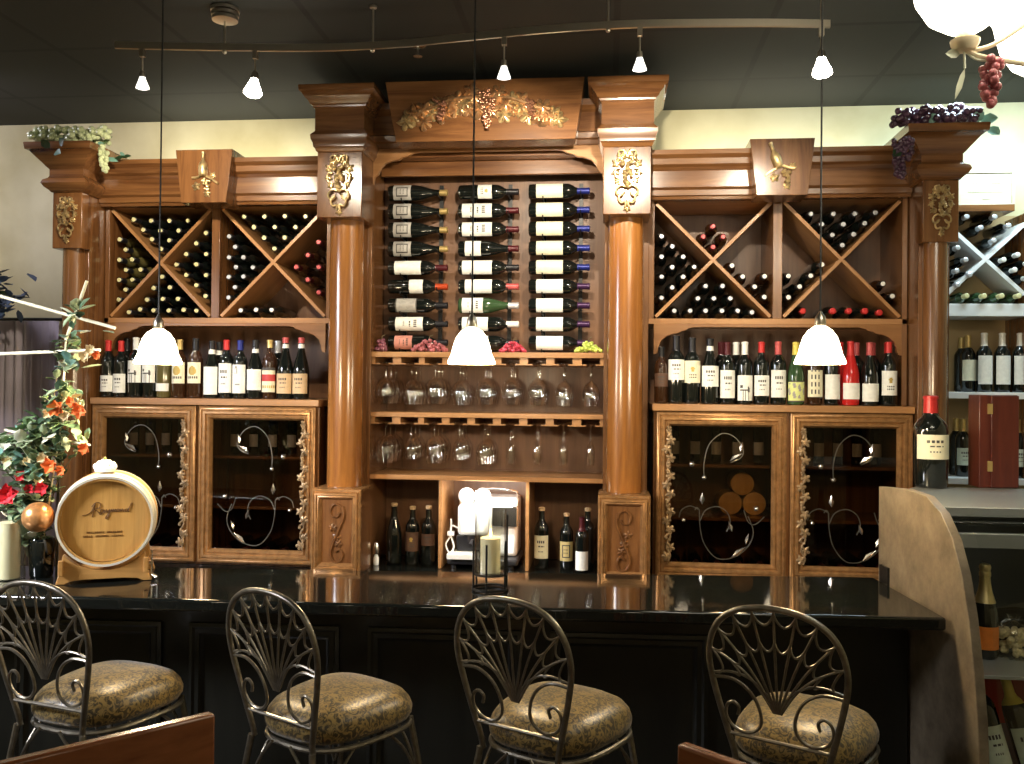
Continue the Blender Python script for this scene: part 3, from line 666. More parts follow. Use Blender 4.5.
# upright bottles on the two open ledges
def shelf_bottles(items, zb, side):
    for it in items:
        px, h, label, kind, glass, cap, lab, band, Y = it
        p = aty(px, 380, Y)
        bottle((p.x, Y, zb), label, kind, glass, cap, lab, band, sc=h/.302, group='bottles standing on the %s open ledge' % side)
YF1, YF2 = -.045, .07
Wt = lambda z0, z1, s='text', c='l_white': (c, z0, z1, s)
L = [
 (108, .285, 'red capped wine bottle with low white label, first from the left end of left ledge', 'bordeaux', 'bottle', ('c_red', .245), Wt(.03, .115), None, YF1),
 (120.7, .283, 'red capped wine bottle with tall white label, second on left ledge', 'bordeaux', 'bottle', ('c_red', .245), Wt(.025, .125), None, YF1),
 (126.5, .302, 'plain dark wine bottle behind the red capped pair at left end of left ledge', 'bordeaux', 'bottle', ('c_black', .24), None, None, YF2),
 (135.8, .30, 'wine bottle with running horses on white label, the left one below the left pendant lamp', 'bordeaux', 'bottle', ('c_white', .24), Wt(.075, .185, 'horse'), None, YF1),
 (150, .30, 'wine bottle with running horses on white label, the right one below the left pendant lamp', 'bordeaux', 'bottle', ('c_white', .24), Wt(.075, .187, 'horse'), None, YF1),
 (163.8, .29, 'dark wine bottle with small low white label, right of the horse labels', 'bordeaux', 'bottle_olive', ('c_gold', .25), Wt(.035, .075, 'none'), None, YF1),
 (179.5, .29, 'gold labelled wine bottle with gold capsule, right of left pendant lamp', 'bordeaux', 'bottle_brown', ('c_gold', .25), Wt(.075, .185, 'stain', 'l_cream'), None, YF1),
 (195.3, .297, 'gold and cream labelled wine bottle with dark capsule, middle of left ledge', 'bordeaux', 'bottle_brown', ('c_black', .24), Wt(.075, .180, 'stain', 'l_cream'), None, YF1),
 (211.7, .285, 'wine bottle with large white label and white neck band on left ledge', 'burgundy', 'bottle', ('c_black', .262), Wt(.02, .165, 'none'), ('c_white', .232, .255), YF1),
 (219, .285, 'dark wine bottle with white neck band, behind the large white label on left ledge', 'bordeaux', 'bottle', ('c_black', .258), None, ('c_white', .232, .255), YF2),
 (226.3, .29, 'wine bottle with bright red capsule and large white label on left ledge', 'bordeaux', 'bottle', ('c_red', .25), Wt(.03, .18, 'text'), None, YF1+.005),
 (240, .288, 'wine bottle with blue capsule and white label marked C on left ledge', 'bordeaux', 'bottle', ('c_blue', .25), Wt(.028, .175, 'c'), None, YF1),
 (255.2, .29, 'wine bottle with white neck band and wide white label, right of the blue capsule', 'burgundy', 'bottle', ('c_black', .262), Wt(.045, .15, 'none'), ('c_white', .235, .255), YF1),
 (269.6, .29, 'dark wine bottle with red and white patterned label on left ledge', 'bordeaux', 'bottle_brown', ('c_gold', .262), Wt(.035, .16, 'redband', 'l_cream'), None, YF1),
 (277.5, .292, 'plain dark wine bottle behind the patterned label near right end of left ledge', 'bordeaux', 'bottle', ('c_silver', .24), None, None, YF2),
 (285.3, .302, 'wine bottle with tan label and white neck band, second from right end of left ledge', 'burgundy', 'bottle', ('c_pinkred', .275), Wt(.028, .125, 'text', 'l_tan'), ('c_white', .25, .27), YF1),
 (301, .302, 'wine bottle with tan label and white neck band, last at right end of left ledge', 'burgundy', 'bottle', ('c_pinkred', .275), Wt(.028, .125, 'text', 'l_tan'), ('c_white', .25, .27), YF1),
]
shelf_bottles(L, 1.5688, 'left')
Rr = [
 (661.2, .265, 'small brown wine bottle with dark label, first at left end of right ledge', 'bordeaux', 'bottle_brown', ('c_black', .25), Wt(.09, .16, 'text', 'l_darklabel'), None, YF1),
 (676, .318, 'tall black capped wine bottle with white label, second on right ledge', 'bordeaux', 'bottle', ('c_black', .235), Wt(.105, .195, 'text'), None, YF1),
 (692, .31, 'black capped wine bottle with cream and yellow label, third on right ledge', 'bordeaux', 'bottle', ('c_black', .235), Wt(.095, .195, 'crest', 'l_cream'), None, YF1),
 (709.8, .305, 'wine bottle with white neck band and broad white label, fourth on right ledge', 'burgundy', 'bottle', ('c_black', .268), Wt(.08, .175, 'text'), ('c_white', .245, .266), YF1),
 (727.2, .288, 'maroon capped wine bottle with tall white label on right ledge', 'bordeaux', 'bottle', ('c_maroon', .24), Wt(.03, .165, 'text'), None, YF1),
 (721, .295, 'dark maroon capped wine bottle behind the tall white label on right ledge', 'bordeaux', 'bottle', ('c_maroon', .24), None, None, YF2),
 (744.6, .29, 'white capped wine bottle with dark sketch on white label on right ledge', 'bordeaux', 'bottle', ('c_white', .24), Wt(.018, .14, 'horse'), None, YF1),
 (736, .295, 'white capped wine bottle half hidden behind the sketch label on right ledge', 'bordeaux', 'bottle', ('c_white', .24), None, None, YF2),
 (761.3, .29, 'red capped wine bottle with white label near middle of right ledge', 'bordeaux', 'bottle', ('c_red', .25), Wt(.042, .14, 'text'), None, YF1),
 (778, .292, 'dark red capped wine bottle with tall white label near middle of right ledge', 'bordeaux', 'bottle', ('c_pinkred', .24), Wt(.035, .165, 'text'), None, YF1),
 (795.6, .29, 'yellow capped wine bottle with low green and white label, left of right pendant lamp', 'burgundy', 'bottle_green', ('c_yellow', .24), Wt(.015, .115, 'picture', 'l_yellowgreen'), None, YF1),
 (814.5, .285, 'wine bottle with dark window pattern on its label, below the right pendant lamp', 'bordeaux', 'bottle_brown', ('c_black', .24), Wt(.04, .17, 'window', 'l_cream'), None, YF1),
 (831.8, .285, 'wine bottle with plain white label, just right of the right pendant lamp', 'bordeaux', 'bottle', ('c_black', .24), Wt(.03, .15, 'none'), None, YF1),
 (850.5, .295, 'bright red glass bottle with white label on right ledge', 'burgundy', 'bottle_red', ('c_red', .235), Wt(.03, .105, 'none'), None, YF1),
 (840, .297, 'red capped wine bottle just behind the bright red glass bottle', 'bordeaux', 'bottle_red', ('c_red', .24), None, None, YF2),
 (869.6, .29, 'pink capped wine bottle with low white label right of the red glass bottle', 'burgundy', 'bottle', ('c_pinkred', .24), Wt(.02, .105, 'none'), None, YF1),
 (856, .295, 'pink capped dark wine bottle behind the low white label at right', 'bordeaux', 'bottle', ('c_pinkred', .24), None, None, YF2),
 (872, .295, 'pink capped dark wine bottle in the back row near right end of right ledge', 'bordeaux', 'bottle', ('c_pinkred', .24), None, None, YF2+.005),
 (888.5, .292, 'red capped wine bottle with tall white label, last at right end of right ledge', 'bordeaux', 'bottle', ('c_red', .25), Wt(.05, .165, 'crest'), None, YF1),
 (887.4, .295, 'red capped dark wine bottle at the back, rightmost on right ledge', 'bordeaux', 'bottle', ('c_red', .25), None, None, YF2),
]
shelf_bottles(Rr, 1.5688, 'right')

# bottles lying on their sides against the central panel, on metal peg rails
rows = [192.4, 211, 229.7, 248.9, 267.8, 286.7, 305.6, 324.2, 342.9]
zr = [aty(480, y, .15).z for y in rows]
ordn = ['top', 'second', 'third', 'fourth', 'fifth', 'sixth', 'seventh', 'eighth', 'bottom']
def wall_bottle(px, i, what, **k):
    p = aty(px, rows[i], .15)
    bottle((p.x, .15, zr[i]), '%s, %s of %s column' % (what[0], ordn[i], what[1]+' horizontal'), rot=(0, pi/2, 0), group='bottles lying on the central display rails', **k)
for c, (px0, nm, gap) in enumerate(((389, 'left', 0), (458, 'middle', 0), (529, 'right', 0))):
    xa = aty(px0, 260, .15).x
    rt = thing('bottle_peg_rail', '%s pair of dark metal rails with pegs holding horizontal bottles' % nm, 'wine rack', (xa, .21, 1.807), 'peg rails of the central display')
    for dx in (.07, .255):
        obj('rail', MB().box(dx-.010, dx+.010, .003, .0149, 0.0, .86), M['black'], rt)
    for z in zr:
        for dx in (.07, .255):
            mb = MB()
            rb = .040 if dx < .1 else .016
            zz = z-1.807-rb-.0045
            mb.tube([(dx, .004, zz), (dx, -.10, zz), (dx, -.108, zz+.012)], .0035, 6); obj('peg', mb, M['black'], rt)
for i in range(9):
    w1 = [('bottle with grey framed label and gold tipped neck', 'burgundy', ('c_gold', .262), Wt(.03, .12, 'bars', 'l_grey'))]*4 + [
      ('bottle with white label and dark neck', 'bordeaux', ('c_maroon', .24), Wt(.035, .17, 'none')),
      ('bottle with orange red capsule and small white label', 'bordeaux', ('c_orange', .24), Wt(.11, .18, 'none')),
      ('bottle with grey picture label', 'bordeaux', ('c_black', .24), Wt(.04, .15, 'picture', 'l_grey')),
      ('bottle with white label and black neck', 'bordeaux', ('c_black', .24), Wt(.04, .18, 'text')),
      ('bottle with pinkish red label', 'bordeaux', ('c_black', .24), Wt(.035, .125, 'text', 'l_pink'))]
    n, k, c, l = w1[i]; wall_bottle(389, i, (n, 'left'), kind=k, cap=c, lab=l)
    w2 = [('black bottle with small white label near the shoulder', 'bordeaux', ('c_black', .24), Wt(.10, .17, 'crest'))]+[
      ('bottle with broad white label and maroon neck', 'bordeaux', ('c_maroon', .24), Wt(.02, .17, 'text'))]*2+[
      ('slim bottle with short white label', 'burgundy', ('c_maroon', .25), Wt(.035, .115, 'none')),
      ('bottle with broad white label and dark neck', 'bordeaux', ('c_black', .24), Wt(.02, .17, 'none')),
      ('bottle with white label and rose red capsule', 'bordeaux', ('c_pinkred', .24), Wt(.035, .17, 'none')),
      ('green glass bottle with white label', 'burgundy', ('c_silver', .25), Wt(.02, .125, 'text')),
      ('bottle with white label half hidden by the pendant lamp', 'bordeaux', ('c_white', .24), Wt(.02, .15, 'none')),
      ('bottle hidden behind the pendant lamp', 'bordeaux', ('c_black', .24), Wt(.03, .15, 'none'))]
    n, k, c, l = w2[i]; wall_bottle(459, i, (n, 'middle'), kind=k, cap=c, lab=l, glass='bottle_green' if i == 6 else 'bottle')
    wall_bottle(529, i, ('bottle with cream label and blue capsule' if i < 5 else 'bottle with whitish label and purple capsule', 'right'), kind='bordeaux', cap=('c_blue' if i < 5 else 'c_purple', .24), lab=Wt(.038, .17, 'none', 'l_cream' if i < 5 else 'l_white'))

# bottles in the lower cubbies
ZC = .756
def cub(px, h, label, **k):
    Y = k.pop('Y', .10); p = aty(px, 540, Y); bottle((p.x, Y, ZC), label, sc=h/.302, group='bottles in the lower cubbies', **k)
cub(394, .30, 'dark cork-topped bottle, left one in the left lower cubby', cap=('c_cork', .285), kind='burgundy')
cub(412.5, .285, 'cork-topped bottle with dark brown crest label, middle one in the left lower cubby', cap=('c_cork', .285), lab=Wt(.07, .17, 'crest', 'l_darklabel'))
cub(428.5, .29, 'dark cork-topped bottle, right one in the left lower cubby', cap=('c_cork', .285), lab=Wt(.10, .16, 'text', 'l_darklabel'), glass='bottle')
cub(541.5, .295, 'cork-topped bottle with cream label, left one in the right lower cubby', cap=('c_cork', .285), lab=Wt(.05, .165, 'text', 'l_cream'))
cub(566.5, .27, 'cork-topped bottle with yellowish label, middle of the right lower cubby', cap=('c_cork', .285), lab=Wt(.045, .15, 'bars', 'l_gold'))
cub(582, .26, 'maroon capped bottle with low bright white label in the right lower cubby', cap=('c_maroon', .225), lab=Wt(.01, .115, 'none'), Y=.04)
cub(587.5, .29, 'cork-topped dark bottle behind the bright white label in the right lower cubby', cap=('c_cork', .285), Y=.16)

# bottles behind the cabinet glass
for sx, nm in ((-1, 'left'), (1, 'right')):
    for d, (a, b) in enumerate(((.86, 1.36), (1.46, 1.90))):
        for k in range(5):
            x = sx*(a+(b-a)*(k+.5)/5)
            w = ('inner', 'outer')[d]
            bottle((x, .13, 1.2845), 'dark bottle standing behind glass on the top shelf of the %s cabinet, %s door' % (nm, w), 'lean', 'bottle', ('c_black', .24), Wt(.05, .13, 'none', 'l_grey'), sc=.78, group='bottles on top shelves behind %s cabinet %s door' % (nm, w))
            bottle((x, .318, .812), 'dark bottle lying on the floor behind the %s cabinet %s door' % (nm, w), 'lean', 'bottle', ('c_maroon', .25), rot=(pi/2, 0, 0), group='bottles lying behind %s cabinet %s door' % (nm, w))
def canister(x, z, label):
    t = thing('wooden_canister', label, 'box', (x, .12, z), 'round wooden canisters in the right cabinet')
    mb = MB(); mb.lathe([(0, .0), (.052, .0), (.052, .17), (0, .17)], 28, 0, Matrix.Rotation(-pi/2, 4, 'X')); obj('body', mb, M['oak_stand'], t)
    mb = MB(); mb.lathe([(0, -.004), (.047, -.004), (.0545, -.001), (.0545, .02), (.053, .02)], 28, 0, Matrix.Rotation(-pi/2, 4, 'X')); obj('lid', mb, M['oak'], t)
for (dx, dz, l) in ((0, .0945, 'round wooden canister on top of a pile of three behind the right cabinet glass'), (-.0565, 0, 'lower left round wooden canister behind the right cabinet glass'), (.0565, 0, 'lower right round wooden canister behind the right cabinet glass')):
    canister(1.235+dx, 1.0895+dz, l)

# ------------------------------------------------------------------ stemware
def stem_mesh(kind):
    # built hanging: foot at z=0 (top), bowl below
    k = ('s', kind)
    if k in _bm: return _bm[k]
    if kind == 'wine':   pr = [(.0, 0), (.033, -.001), (.034, -.003), (.012, -.007), (.0042, -.014), (.0036, -.05), (.004, -.082), (.012, -.092), (.028, -.106), (.039, -.128), (.0425, -.150), (.041, -.172), (.036, -.196), (.034, -.208)]
    elif kind == 'round': pr = [(.0, 0), (.034, -.001), (.035, -.003), (.012, -.007), (.0042, -.014), (.0036, -.045), (.004, -.070), (.014, -.078), (.034, -.094), (.046, -.120), (.048, -.145), (.044, -.172), (.037, -.196), (.035, -.204)]
    elif kind == 'small': pr = [(.0, 0), (.030, -.001), (.031, -.003), (.012, -.007), (.0042, -.014), (.0036, -.05), (.004, -.078), (.012, -.088), (.025, -.104), (.034, -.13), (.0345, -.15), (.031, -.175), (.029, -.185)]
    else: pr = [(.0, 0), (.028, -.001), (.029, -.003), (.012, -.007), (.004, -.014), (.0036, -.06), (.0045, -.085), (.012, -.10), (.019, -.125), (.0215, -.15), (.021, -.175), (.018, -.20)]
    mb = MB(); mb.lathe([(r, z) for r, z in reversed(pr)], 22)
    _bm[k] = mb.mesh('wine_glass', M['stemglass'], 50); return _bm[k]
ordx = ['first', 'second', 'third', 'fourth', 'fifth', 'sixth', 'seventh', 'eighth', 'ninth']
for r, zz in enumerate((1.7562, 1.4642)):
    for i, x in enumerate(TX):
        if r == 0: kind = ['round', 'wine', 'round', 'wine', 'round', 'round', 'round', 'wine', 'wine'][i]
        else: kind = ['round', 'small', 'round', 'small', 'wine', 'flute', 'flute', 'flute', 'flute'][i]
        for d in range(3):
            if r == 1 and i > 4 and d > 1: continue
            rowl = ('upper', 'lower')[r]; dl = ('front', 'middle', 'rear')[d]
            o = put('champagne_glass' if kind == 'flute' else 'wine_glass', stem_mesh(kind), None, (x, .048+.1*d, zz))
            tag(o, '%s %s hanging upside down in %s slot from left, %s rail, %s glass' % ('narrow' if kind == 'flute' else 'clear', 'sherry glass' if kind == 'flute' else 'wine glass', ordx[i], rowl, dl), 'glass', 'glasses hanging from the %s stemware rail' % rowl)

# ------------------------------------------------------------------ grapes on the display shelf
def grape_cluster(name, label, px, y0, w, h, d, mat, n, ly=.06):
    p = aty(px, y0, ly); base = Vector((p.x, ly, 1.8065)); t = thing(name, label, 'artificial grapes', base, 'artificial grapes on the display shelf')
    mb = MB(); rnd = random.Random(px)
    for k in range(n):
        u = rnd.uniform(-1, 1); v = rnd.uniform(-1, 1); hh = h*(1-abs(u)**1.5*.7)
        mb.sphere((u*w/2, v*d/2, .0085+rnd.uniform(0, max(.001, hh-.017))), .0085, 8, 6)
    obj('grapes', mb, M[mat], t)
    s = MB(); s.tube(spline([(0, 0, h-.012), (.004, 0, h+.004), (.018, .005, h+.012)], 4), .0022, 6); obj('stalk', s, M['stem'], t)
grape_cluster('grape_cluster', 'plum coloured artificial grapes at left end of the display shelf', 381.5, 356, .046, .075, .06, 'g_plum', 60)
grape_cluster('grape_cluster', 'long rose coloured artificial grapes below the pink labelled bottle', 429, 356, .17, .072, .05, 'g_pink', 95, .03)
grape_cluster('grape_cluster', 'bright red artificial grapes right of the centre pendant lamp', 513, 356, .12, .06, .06, 'g_red', 70)
grape_cluster('grape_cluster', 'lime green artificial grapes at right end of the display shelf', 588, 357, .125, .066, .06, 'g_lime', 80, .04)

# ------------------------------------------------------------------ espresso machine
mx = aty(484, 570, .1).x
t = thing('espresso_machine', 'white and black espresso machine in the middle lower cubby', 'coffee machine', (mx, .1, .757))
mb = MB(); mb.box(-.125, .165, -.02, .19, .05, .335); obj('housing', mb, M['white'], t, bev=.018)
mb = MB(); mb.box(-.17, .175, -.10, .20, .018, .05); obj('base', mb, M['blackplastic'], t, bev=.01)
mb = MB(); mb.box(-.165, -.02, -.13, -.021, .05, .075); mb.box(-.15, -.035, -.12, -.03, .075, .079); obj('drip_tray', mb, M['white'], t, bev=.006)
mb = MB(); mb.box(-.12, .03, -.10, -.021, .16, .31); obj('brew_head', mb, M['white'], t, bev=.02)
mb = MB(); mb.box(-.13, .02, -.06, -.021, .08, .155); obj('back_plate', mb, M['blackplastic'], t, bev=.004)
for x in (-.085, -.005):
    mb = MB(); mb.sphere((x, -.035, .345), .042, 16, 10); obj('boiler_dome', mb, M['white'], t)
mb = MB(); mb.box(.04, .168, -.045, -.021, .20, .30); obj('display_panel', mb, M['chrome'], t, bev=.004)
mb = MB(); mb.tube(spline([(-.04, -.05, .37), (.04, -.05, .385), (.13, -.05, .38), (.16, -.02, .37), (.16, .04, .336)], 5), .005, 8); obj('top_rail', mb, M['chrome'], t)
mb = MB(); mb.tube(spline([(-.125, -.05, .19), (-.155, -.06, .20), (-.16, -.065, .15), (-.18, -.07, .11), (-.16, -.07, .07), (-.14, -.07, .10), (-.155, -.065, .15)], 6), .0045, 8); mb.box(-.172, -.14, -.075, -.05, .155, .175); mb.cyl((-.156, -.062, .175), (-.156, -.062, .235), .004)
obj('steam_wand', mb, M['white'], t)
mb = MB(); mb.cyl((-.045, -.062, .12), (-.045, -.062, .16), .026, .03, 18); mb.cyl((-.045, -.085, .135), (-.045, -.17, .125), .009, .011, 10); obj('portafilter', mb, M['blackplastic'], t)
for x in (-.14, .14):
    for y in (-.07, .16): mb = MB(); mb.cyl((x, y, 0), (x, y, .018), .014, .012, 10); obj('foot', mb, M['blackplastic'], t)
p = aty(370.5, 568, -.0)
t = thing('wine_stopper_set', 'small silver and dark stoppers standing at the left edge of the left lower cubby', 'stopper', (p.x+.02, .03, .757))
mb = MB(); mb.lathe([(0, 0), (.013, 0), (.014, .035), (.009, .045), (.009, .05)], 14); obj('base', mb, M['white'], t)
mb = MB(); mb.lathe([(.009, .05), (.016, .056), (.016, .085), (.011, .1), (.006, .112), (0, .114)], 14); obj('knob', mb, M['chrome'], t)

# ------------------------------------------------------------------ bar counter
BZ = .95
fl = lambda x: -1.546+.0465*x-.003       # front edge of the bar
bl = lambda x: -1.018+.088*x             # back edge
def bxy(x, y): return (x, y)
t = thing('bar_counter', 'long black granite bar counter across the foreground', 'bar counter', (0, -1.3, 0))
top = MB(); top.prism_z([(-2.9, fl(-2.9)), (1.607, fl(1.607)), (1.564, bl(1.564)), (-2.9, bl(-2.9))], BZ-.04, BZ); obj('counter_top', rebase(top, (0, -1.3, 0)), M['granite'], t, bev=.008)
fr = MB(); fr.prism_z([(-2.88, fl(-2.88)+.30), (1.590, fl(1.6)+.30), (1.57, bl(1.57)-.03), (-2.88, bl(-2.88)-.03)], 0, BZ-.0405)
obj('front_panel', rebase(fr, (0, -1.3, 0)), M['barfront'], t)
ang = atan2(.0465, 1)
for k in range(7):
    x0 = -2.75+k*.63; x1 = x0+.53
    m = MB(); m.frame(x0, x1, .2, .80, [(0, 0.001), (0, -.012), (.012, -.016), (.02, -.010), (.035, -.012), (.042, -.002), (.05, .001)])
    T = Matrix.Translation((0, fl(0)+.2985, 0)) @ Matrix.Rotation(ang, 4, 'Z')
    if x1 > 1.55: continue
    m.v = [T @ v for v in m.v]; obj('panel_moulding', rebase(m, (0, -1.3, 0)), M['barfront'], t)

# ------------------------------------------------------------------ bar stools
def build_stool(loc, rz, label):
    t = thing('bar_stool', label, 'bar stool', loc, 'metal bar stools with spider web backs', rz)
    # local frame: back in plane y=0 (leaning back a little), seat towards +y
    zb = .70; H = .385
    def B(u, v): return (u*.93, -.06*v/.385-.0, zb+v)
    hp = [(-.124, -.036), (-.130, 0), (-.148, .06), (-.168, .13), (-.184, .20), (-.187, .25), (-.175, .30), (-.147, .342), (-.102, .370), (-.05, .383), (0, .386)]
    hoop = [B(*p) for p in hp]+[B(-p[0], p[1]) for p in reversed(hp[:-1])]
    mb = MB(); mb.tube(spline(hoop, 5), .0082, 10); obj('back_hoop', mb, M['iron'], t)
    fc = (0, .115); ends = [(0, .386), (.062, .38), (.117, .360), (.162, .318), (.186, .262), (.184, .19)]
    mb = MB(); ribs = []
    def rib(e, s, bend):
        a = Vector((fc[0]+s*.004*bend, fc[1])); b = Vector((e[0]*s, e[1])); mid = (a+b)/2
        mid += Vector((-s*.02*bend*.2, .02*bend*.45)) if bend else Vector((0, 0))
        pts = [a.lerp(mid, .5)+Vector((0, .004*bend)), mid, mid.lerp(b, .5)+Vector((0, .002*bend))]
        return spline([B(*p) for p in ([a]+pts+[b])], 4)
    cen = rib(ends[0], 1, 0); ribs.append((0, cen)); mb.tube(cen, .0034, 7)
    for s in (-1, 1):
        for i in range(1, 5):
            r = rib(ends[i], s, (0, 0, .6, 1.3, 2.4)[i]); mb.tube(r, .0034, 7); ribs.append((s*i, r))
        for k, off in enumerate((0,)):
            arc = [(s*.008, fc[1]+.004), (s*.03, .16-off*.7), (s*.075, .195-off), (s*.125, .204-off), (s*(.181-off*.15), .194-off)]
            c = spline([B(*p) for p in arc], 5); mb.tube(c, .0034, 7)
            if k == 0: ribs.append((s*5, c))
    obj('fan_ribs', mb, M['iron'], t)
    R = dict(ribs); mb = MB()
    for lv, sag in ((.70, .022), (.97, .026)):
        for i in range(-5, 5):
            if lv < .9 and i in (-5, 4): f0 = lv
            ra, rb = R[i], R[i+1]
            a = ra[int(lv*(len(ra)-1))]; b = rb[int(lv*(len(rb)-1))]
            a, b = Vector(a), Vector(b); c = Vector(B(*fc)); m = (a+b)/2; dr = (c-m).normalized()
            pts = [a, a.lerp(b, .2)+dr*sag*.75, m+dr*sag*1.15, a.lerp(b, .8)+dr*sag*.75, b]
            mb.tube(spline(pts, 4), .0032, 6)
    obj('web_scallops', mb, M['iron'], t)
    mb = MB()
    for s in (-1, 1):
        sp = [(-.112, .092), (-.108, .112), (-.124, .124), (-.142, .112), (-.146, .085), (-.130, .060), (-.100, .048), (-.070, .053), (-.049, .074), (-.047, .105), (-.060, .140), (-.085, .168), (-.125, .186), (-.176, .184)]
        mb.tube(spline([B(p[0]*s, p[1]) for p in sp], 5), .0045, 7)
    mb.tube([B(-.150, .038), B(.150, .038)], .0055, 8)
    obj('back_scrolls', mb, M['iron'], t)
    # seat ring and cushion
    def ring(a, b, z, n=36, cy=.205, e=.66):
        pts = []
        for k in range(n):
            th = 2*pi*k/n; c, s_ = cos(th), sin(th)
            x = a*abs(c)**e*(1 if c > 0 else -1); y = b*abs(s_)**e*(1 if s_ > 0 else -1)
            x *= 1+.10*(y/b)
            pts.append((x, cy+y, z))
        return pts
    mb = MB(); mb.tube(ring(.170, .185, .660), .008, 8, closed=True); obj('seat_frame', mb, M['iron'], t)
    cu = MB(); prof = [(.90, .669), (.98, .674), (1.03, .688), (1.04, .704), (1.0, .726), (.92, .744), (.75, .760), (.5, .769), (.25, .772)]
    n = 36; vs = []
    for f, z in prof: vs += ring(.168*f, .186*f, z, n)
    fs = [tuple(range(n-1, -1, -1))]
    for j in range(len(prof)-1):
        for k in range(n): fs.append((j*n+k, j*n+(k+1) % n, (j+1)*n+(k+1) % n, (j+1)*n+k))
    fs.append(tuple((len(prof)-1)*n+k for k in range(n))); cu.add(vs, fs); obj('seat_cushion', cu, M['brocade'], t, sharp=60)
    for sx in (-1, 1):
        for fr_ in (0, 1):
            a = (sx*(.121 if not fr_ else .14), 0.0 if not fr_ else .36, .668); b = (sx*(.185 if not fr_ else .20), -.06 if not fr_ else .43, 0.0)
            mb = MB(); mb.tube(spline([a, ((a[0]+b[0])/2+sx*.008, (a[1]+b[1])/2, .38), b], 5), .0095, 9); obj('leg', mb, M['iron'], t)
    mb = MB(); fp = [(-.175, -.035, .28), (.175, -.035, .28), (.19, .405, .28), (-.19, .405, .28)]
    for i in range(4): mb.tube([fp[i], fp[(i+1) % 4]], .007, 8)
    mb.tube([(-.165, -.022, .42), (.165, -.022, .42)], .005, 8)
    obj('footrest', mb, M['iron'], t)
    mb = MB()
    for i in range(4):
        a = Vector(((-.14, .0, .6), (.14, .0, .6), (.17, .37, .6), (-.17, .37, .6))[i]); b = Vector(((-.14, .0, .6), (.14, .0, .6), (.17, .37, .6), (-.17, .37, .6))[(i+1) % 4])
        m = (a+b)/2; 
        for u, v in ((a, 1), (b, -1)):
            lo = Vector((u.x*1.06, u.y, .46)); mb.tube(spline([lo, lo.lerp(m, .35)+Vector((0, 0, .085)), Vector((m.x, m.y, .690)).lerp(u, .25)], 5), .0045, 7)
    obj('leg_brace', mb, M['iron'], t)
    return t
for px, py, d, rz, lb in ((45, 581, -1.99, 15, 'bar stool with web-pattern back in front of the wooden barrel, leftmost of four'), (279, 588, -2.0, 29, 'web-backed bar stool second from left, between barrel and centre'),
        (519, 592, -2.0, 27, 'web-backed bar stool in front of the candle holder, third from left'), (783, 597, -2.0, 28, 'web-backed bar stool nearest the stone-look panel, rightmost of four')):
    p = aty(px, py, d); build_stool((p.x, d+.03, 0), -radians(rz), lb)

# ------------------------------------------------------------------ dining chairs in the foreground
def dining_chair(loc, rz, h, label):
    t = thing('dining_chair', label, 'chair', loc, None, rz); W = M['chairwood']
    mb = MB(); mb.box(-.235, .235, -.014, .014, h-.13, h); obj('top_rail', mb, W, t, bev=.006)
    for s in (-1, 1):
        mb = MB(); mb.box(s*.215-.018, s*.215+.018, -.0135, .0235, 0, h-.131); obj('leg', mb, W, t, bev=.003)
        mb = MB(); mb.box(s*.20-.018, s*.20+.018, -.42, -.385, 0, .43); obj('leg', mb, W, t, bev=.003)
    mb = MB()
    for k in range(4): mb.box(-.135+k*.09-.012, -.135+k*.09+.012, -.006, .010, .471, h-.131)
    obj('back_slats', mb, W, t)
    mb = MB(); mb.box(-.23, .23, -.44, -.016, .431, .47); obj('seat', mb, W, t, bev=.01)
    return t
# left chair: top edge runs from lower left to its right end
a = aty(213, 712, -2.55); hz = a.z
b = atz(60, 748, hz); dirv = Vector((b.x-a.x, b.y-a.y)); th = atan2(-dirv.y, -dirv.x)
c = Vector((a.x, a.y)) + dirv.normalized()*.235
dining_chair((c.x, c.y, 0), th, hz, 'polished wooden dining chair back in the bottom left corner')
a = aty(681, 742, -2.6); hz = a.z; b = atz(745, 765, hz)
dirv = Vector((b.x-a.x, b.y-a.y)); th = atan2(dirv.y, dirv.x); c = Vector((a.x, a.y)) + dirv.normalized()*.235
dining_chair((c.x, c.y, 0), th, hz, 'wooden dining chair back just showing at the bottom edge right of centre')

# ------------------------------------------------------------------ barrel on its stand
a = aty(105, 583, -1.38); BX, BY = -1.172, -1.285
t = thing('wooden_barrel', 'small oak wine barrel with pale metal hoops lying head-on in its cradle on the bar', 'barrel', (BX, BY, BZ+.0005+.228*.92))
t.scale = (.92, .92, .92)
t.rotation_euler = (0, 0, radians(25))
R = Matrix.Rotation(pi/2, 4, 'X')      # lathe axis z -> -y
T = R
prof = [(.151, .135), (.166, .135), (.170, .08), (.178, 0), (.170, -.08), (.160, -.15), (.147, -.15)]
obj('staves', MB().lathe(list(reversed(prof)), 48, 0, T), M['oak'], t, sharp=30)
obj('front_head', MB().lathe([(0, .118), (.152, .118), (.152, .100), (0, .100)][::-1], 48, 0, T), M['oak'], t)
obj('rear_head', MB().lathe([(0, -.14), (.148, -.14)], 32, 0, T), M['oak'], t)
M['hoop'] = plain('pale_metal_hoop', (.86, .82, .68), .35, .3)
for z0, z1, r0, r1 in ((.090, .1365, .1690, .1662), (.05, .078, .1740, .1712), (-.078, -.05, .1715, .1745)):
    m = MB(); m.lathe(([(.1595, z1-.001), (.1595, z1+.0012), (r1+.0015, z1+.0012)] if z0 > .08 else [(r0-.003, z1), (r1+.0015, z1)])+[(r0+.003, z0), (r0-.003, z0)], 48, 0, T); m.f = [f[::-1] for f in m.f]; obj('hoop', m, M['hoop'], t)
m = MB(); m.sphere((0, .0, .186), .018, 12, 8); obj('bung', m, M['oak_stand'], t)
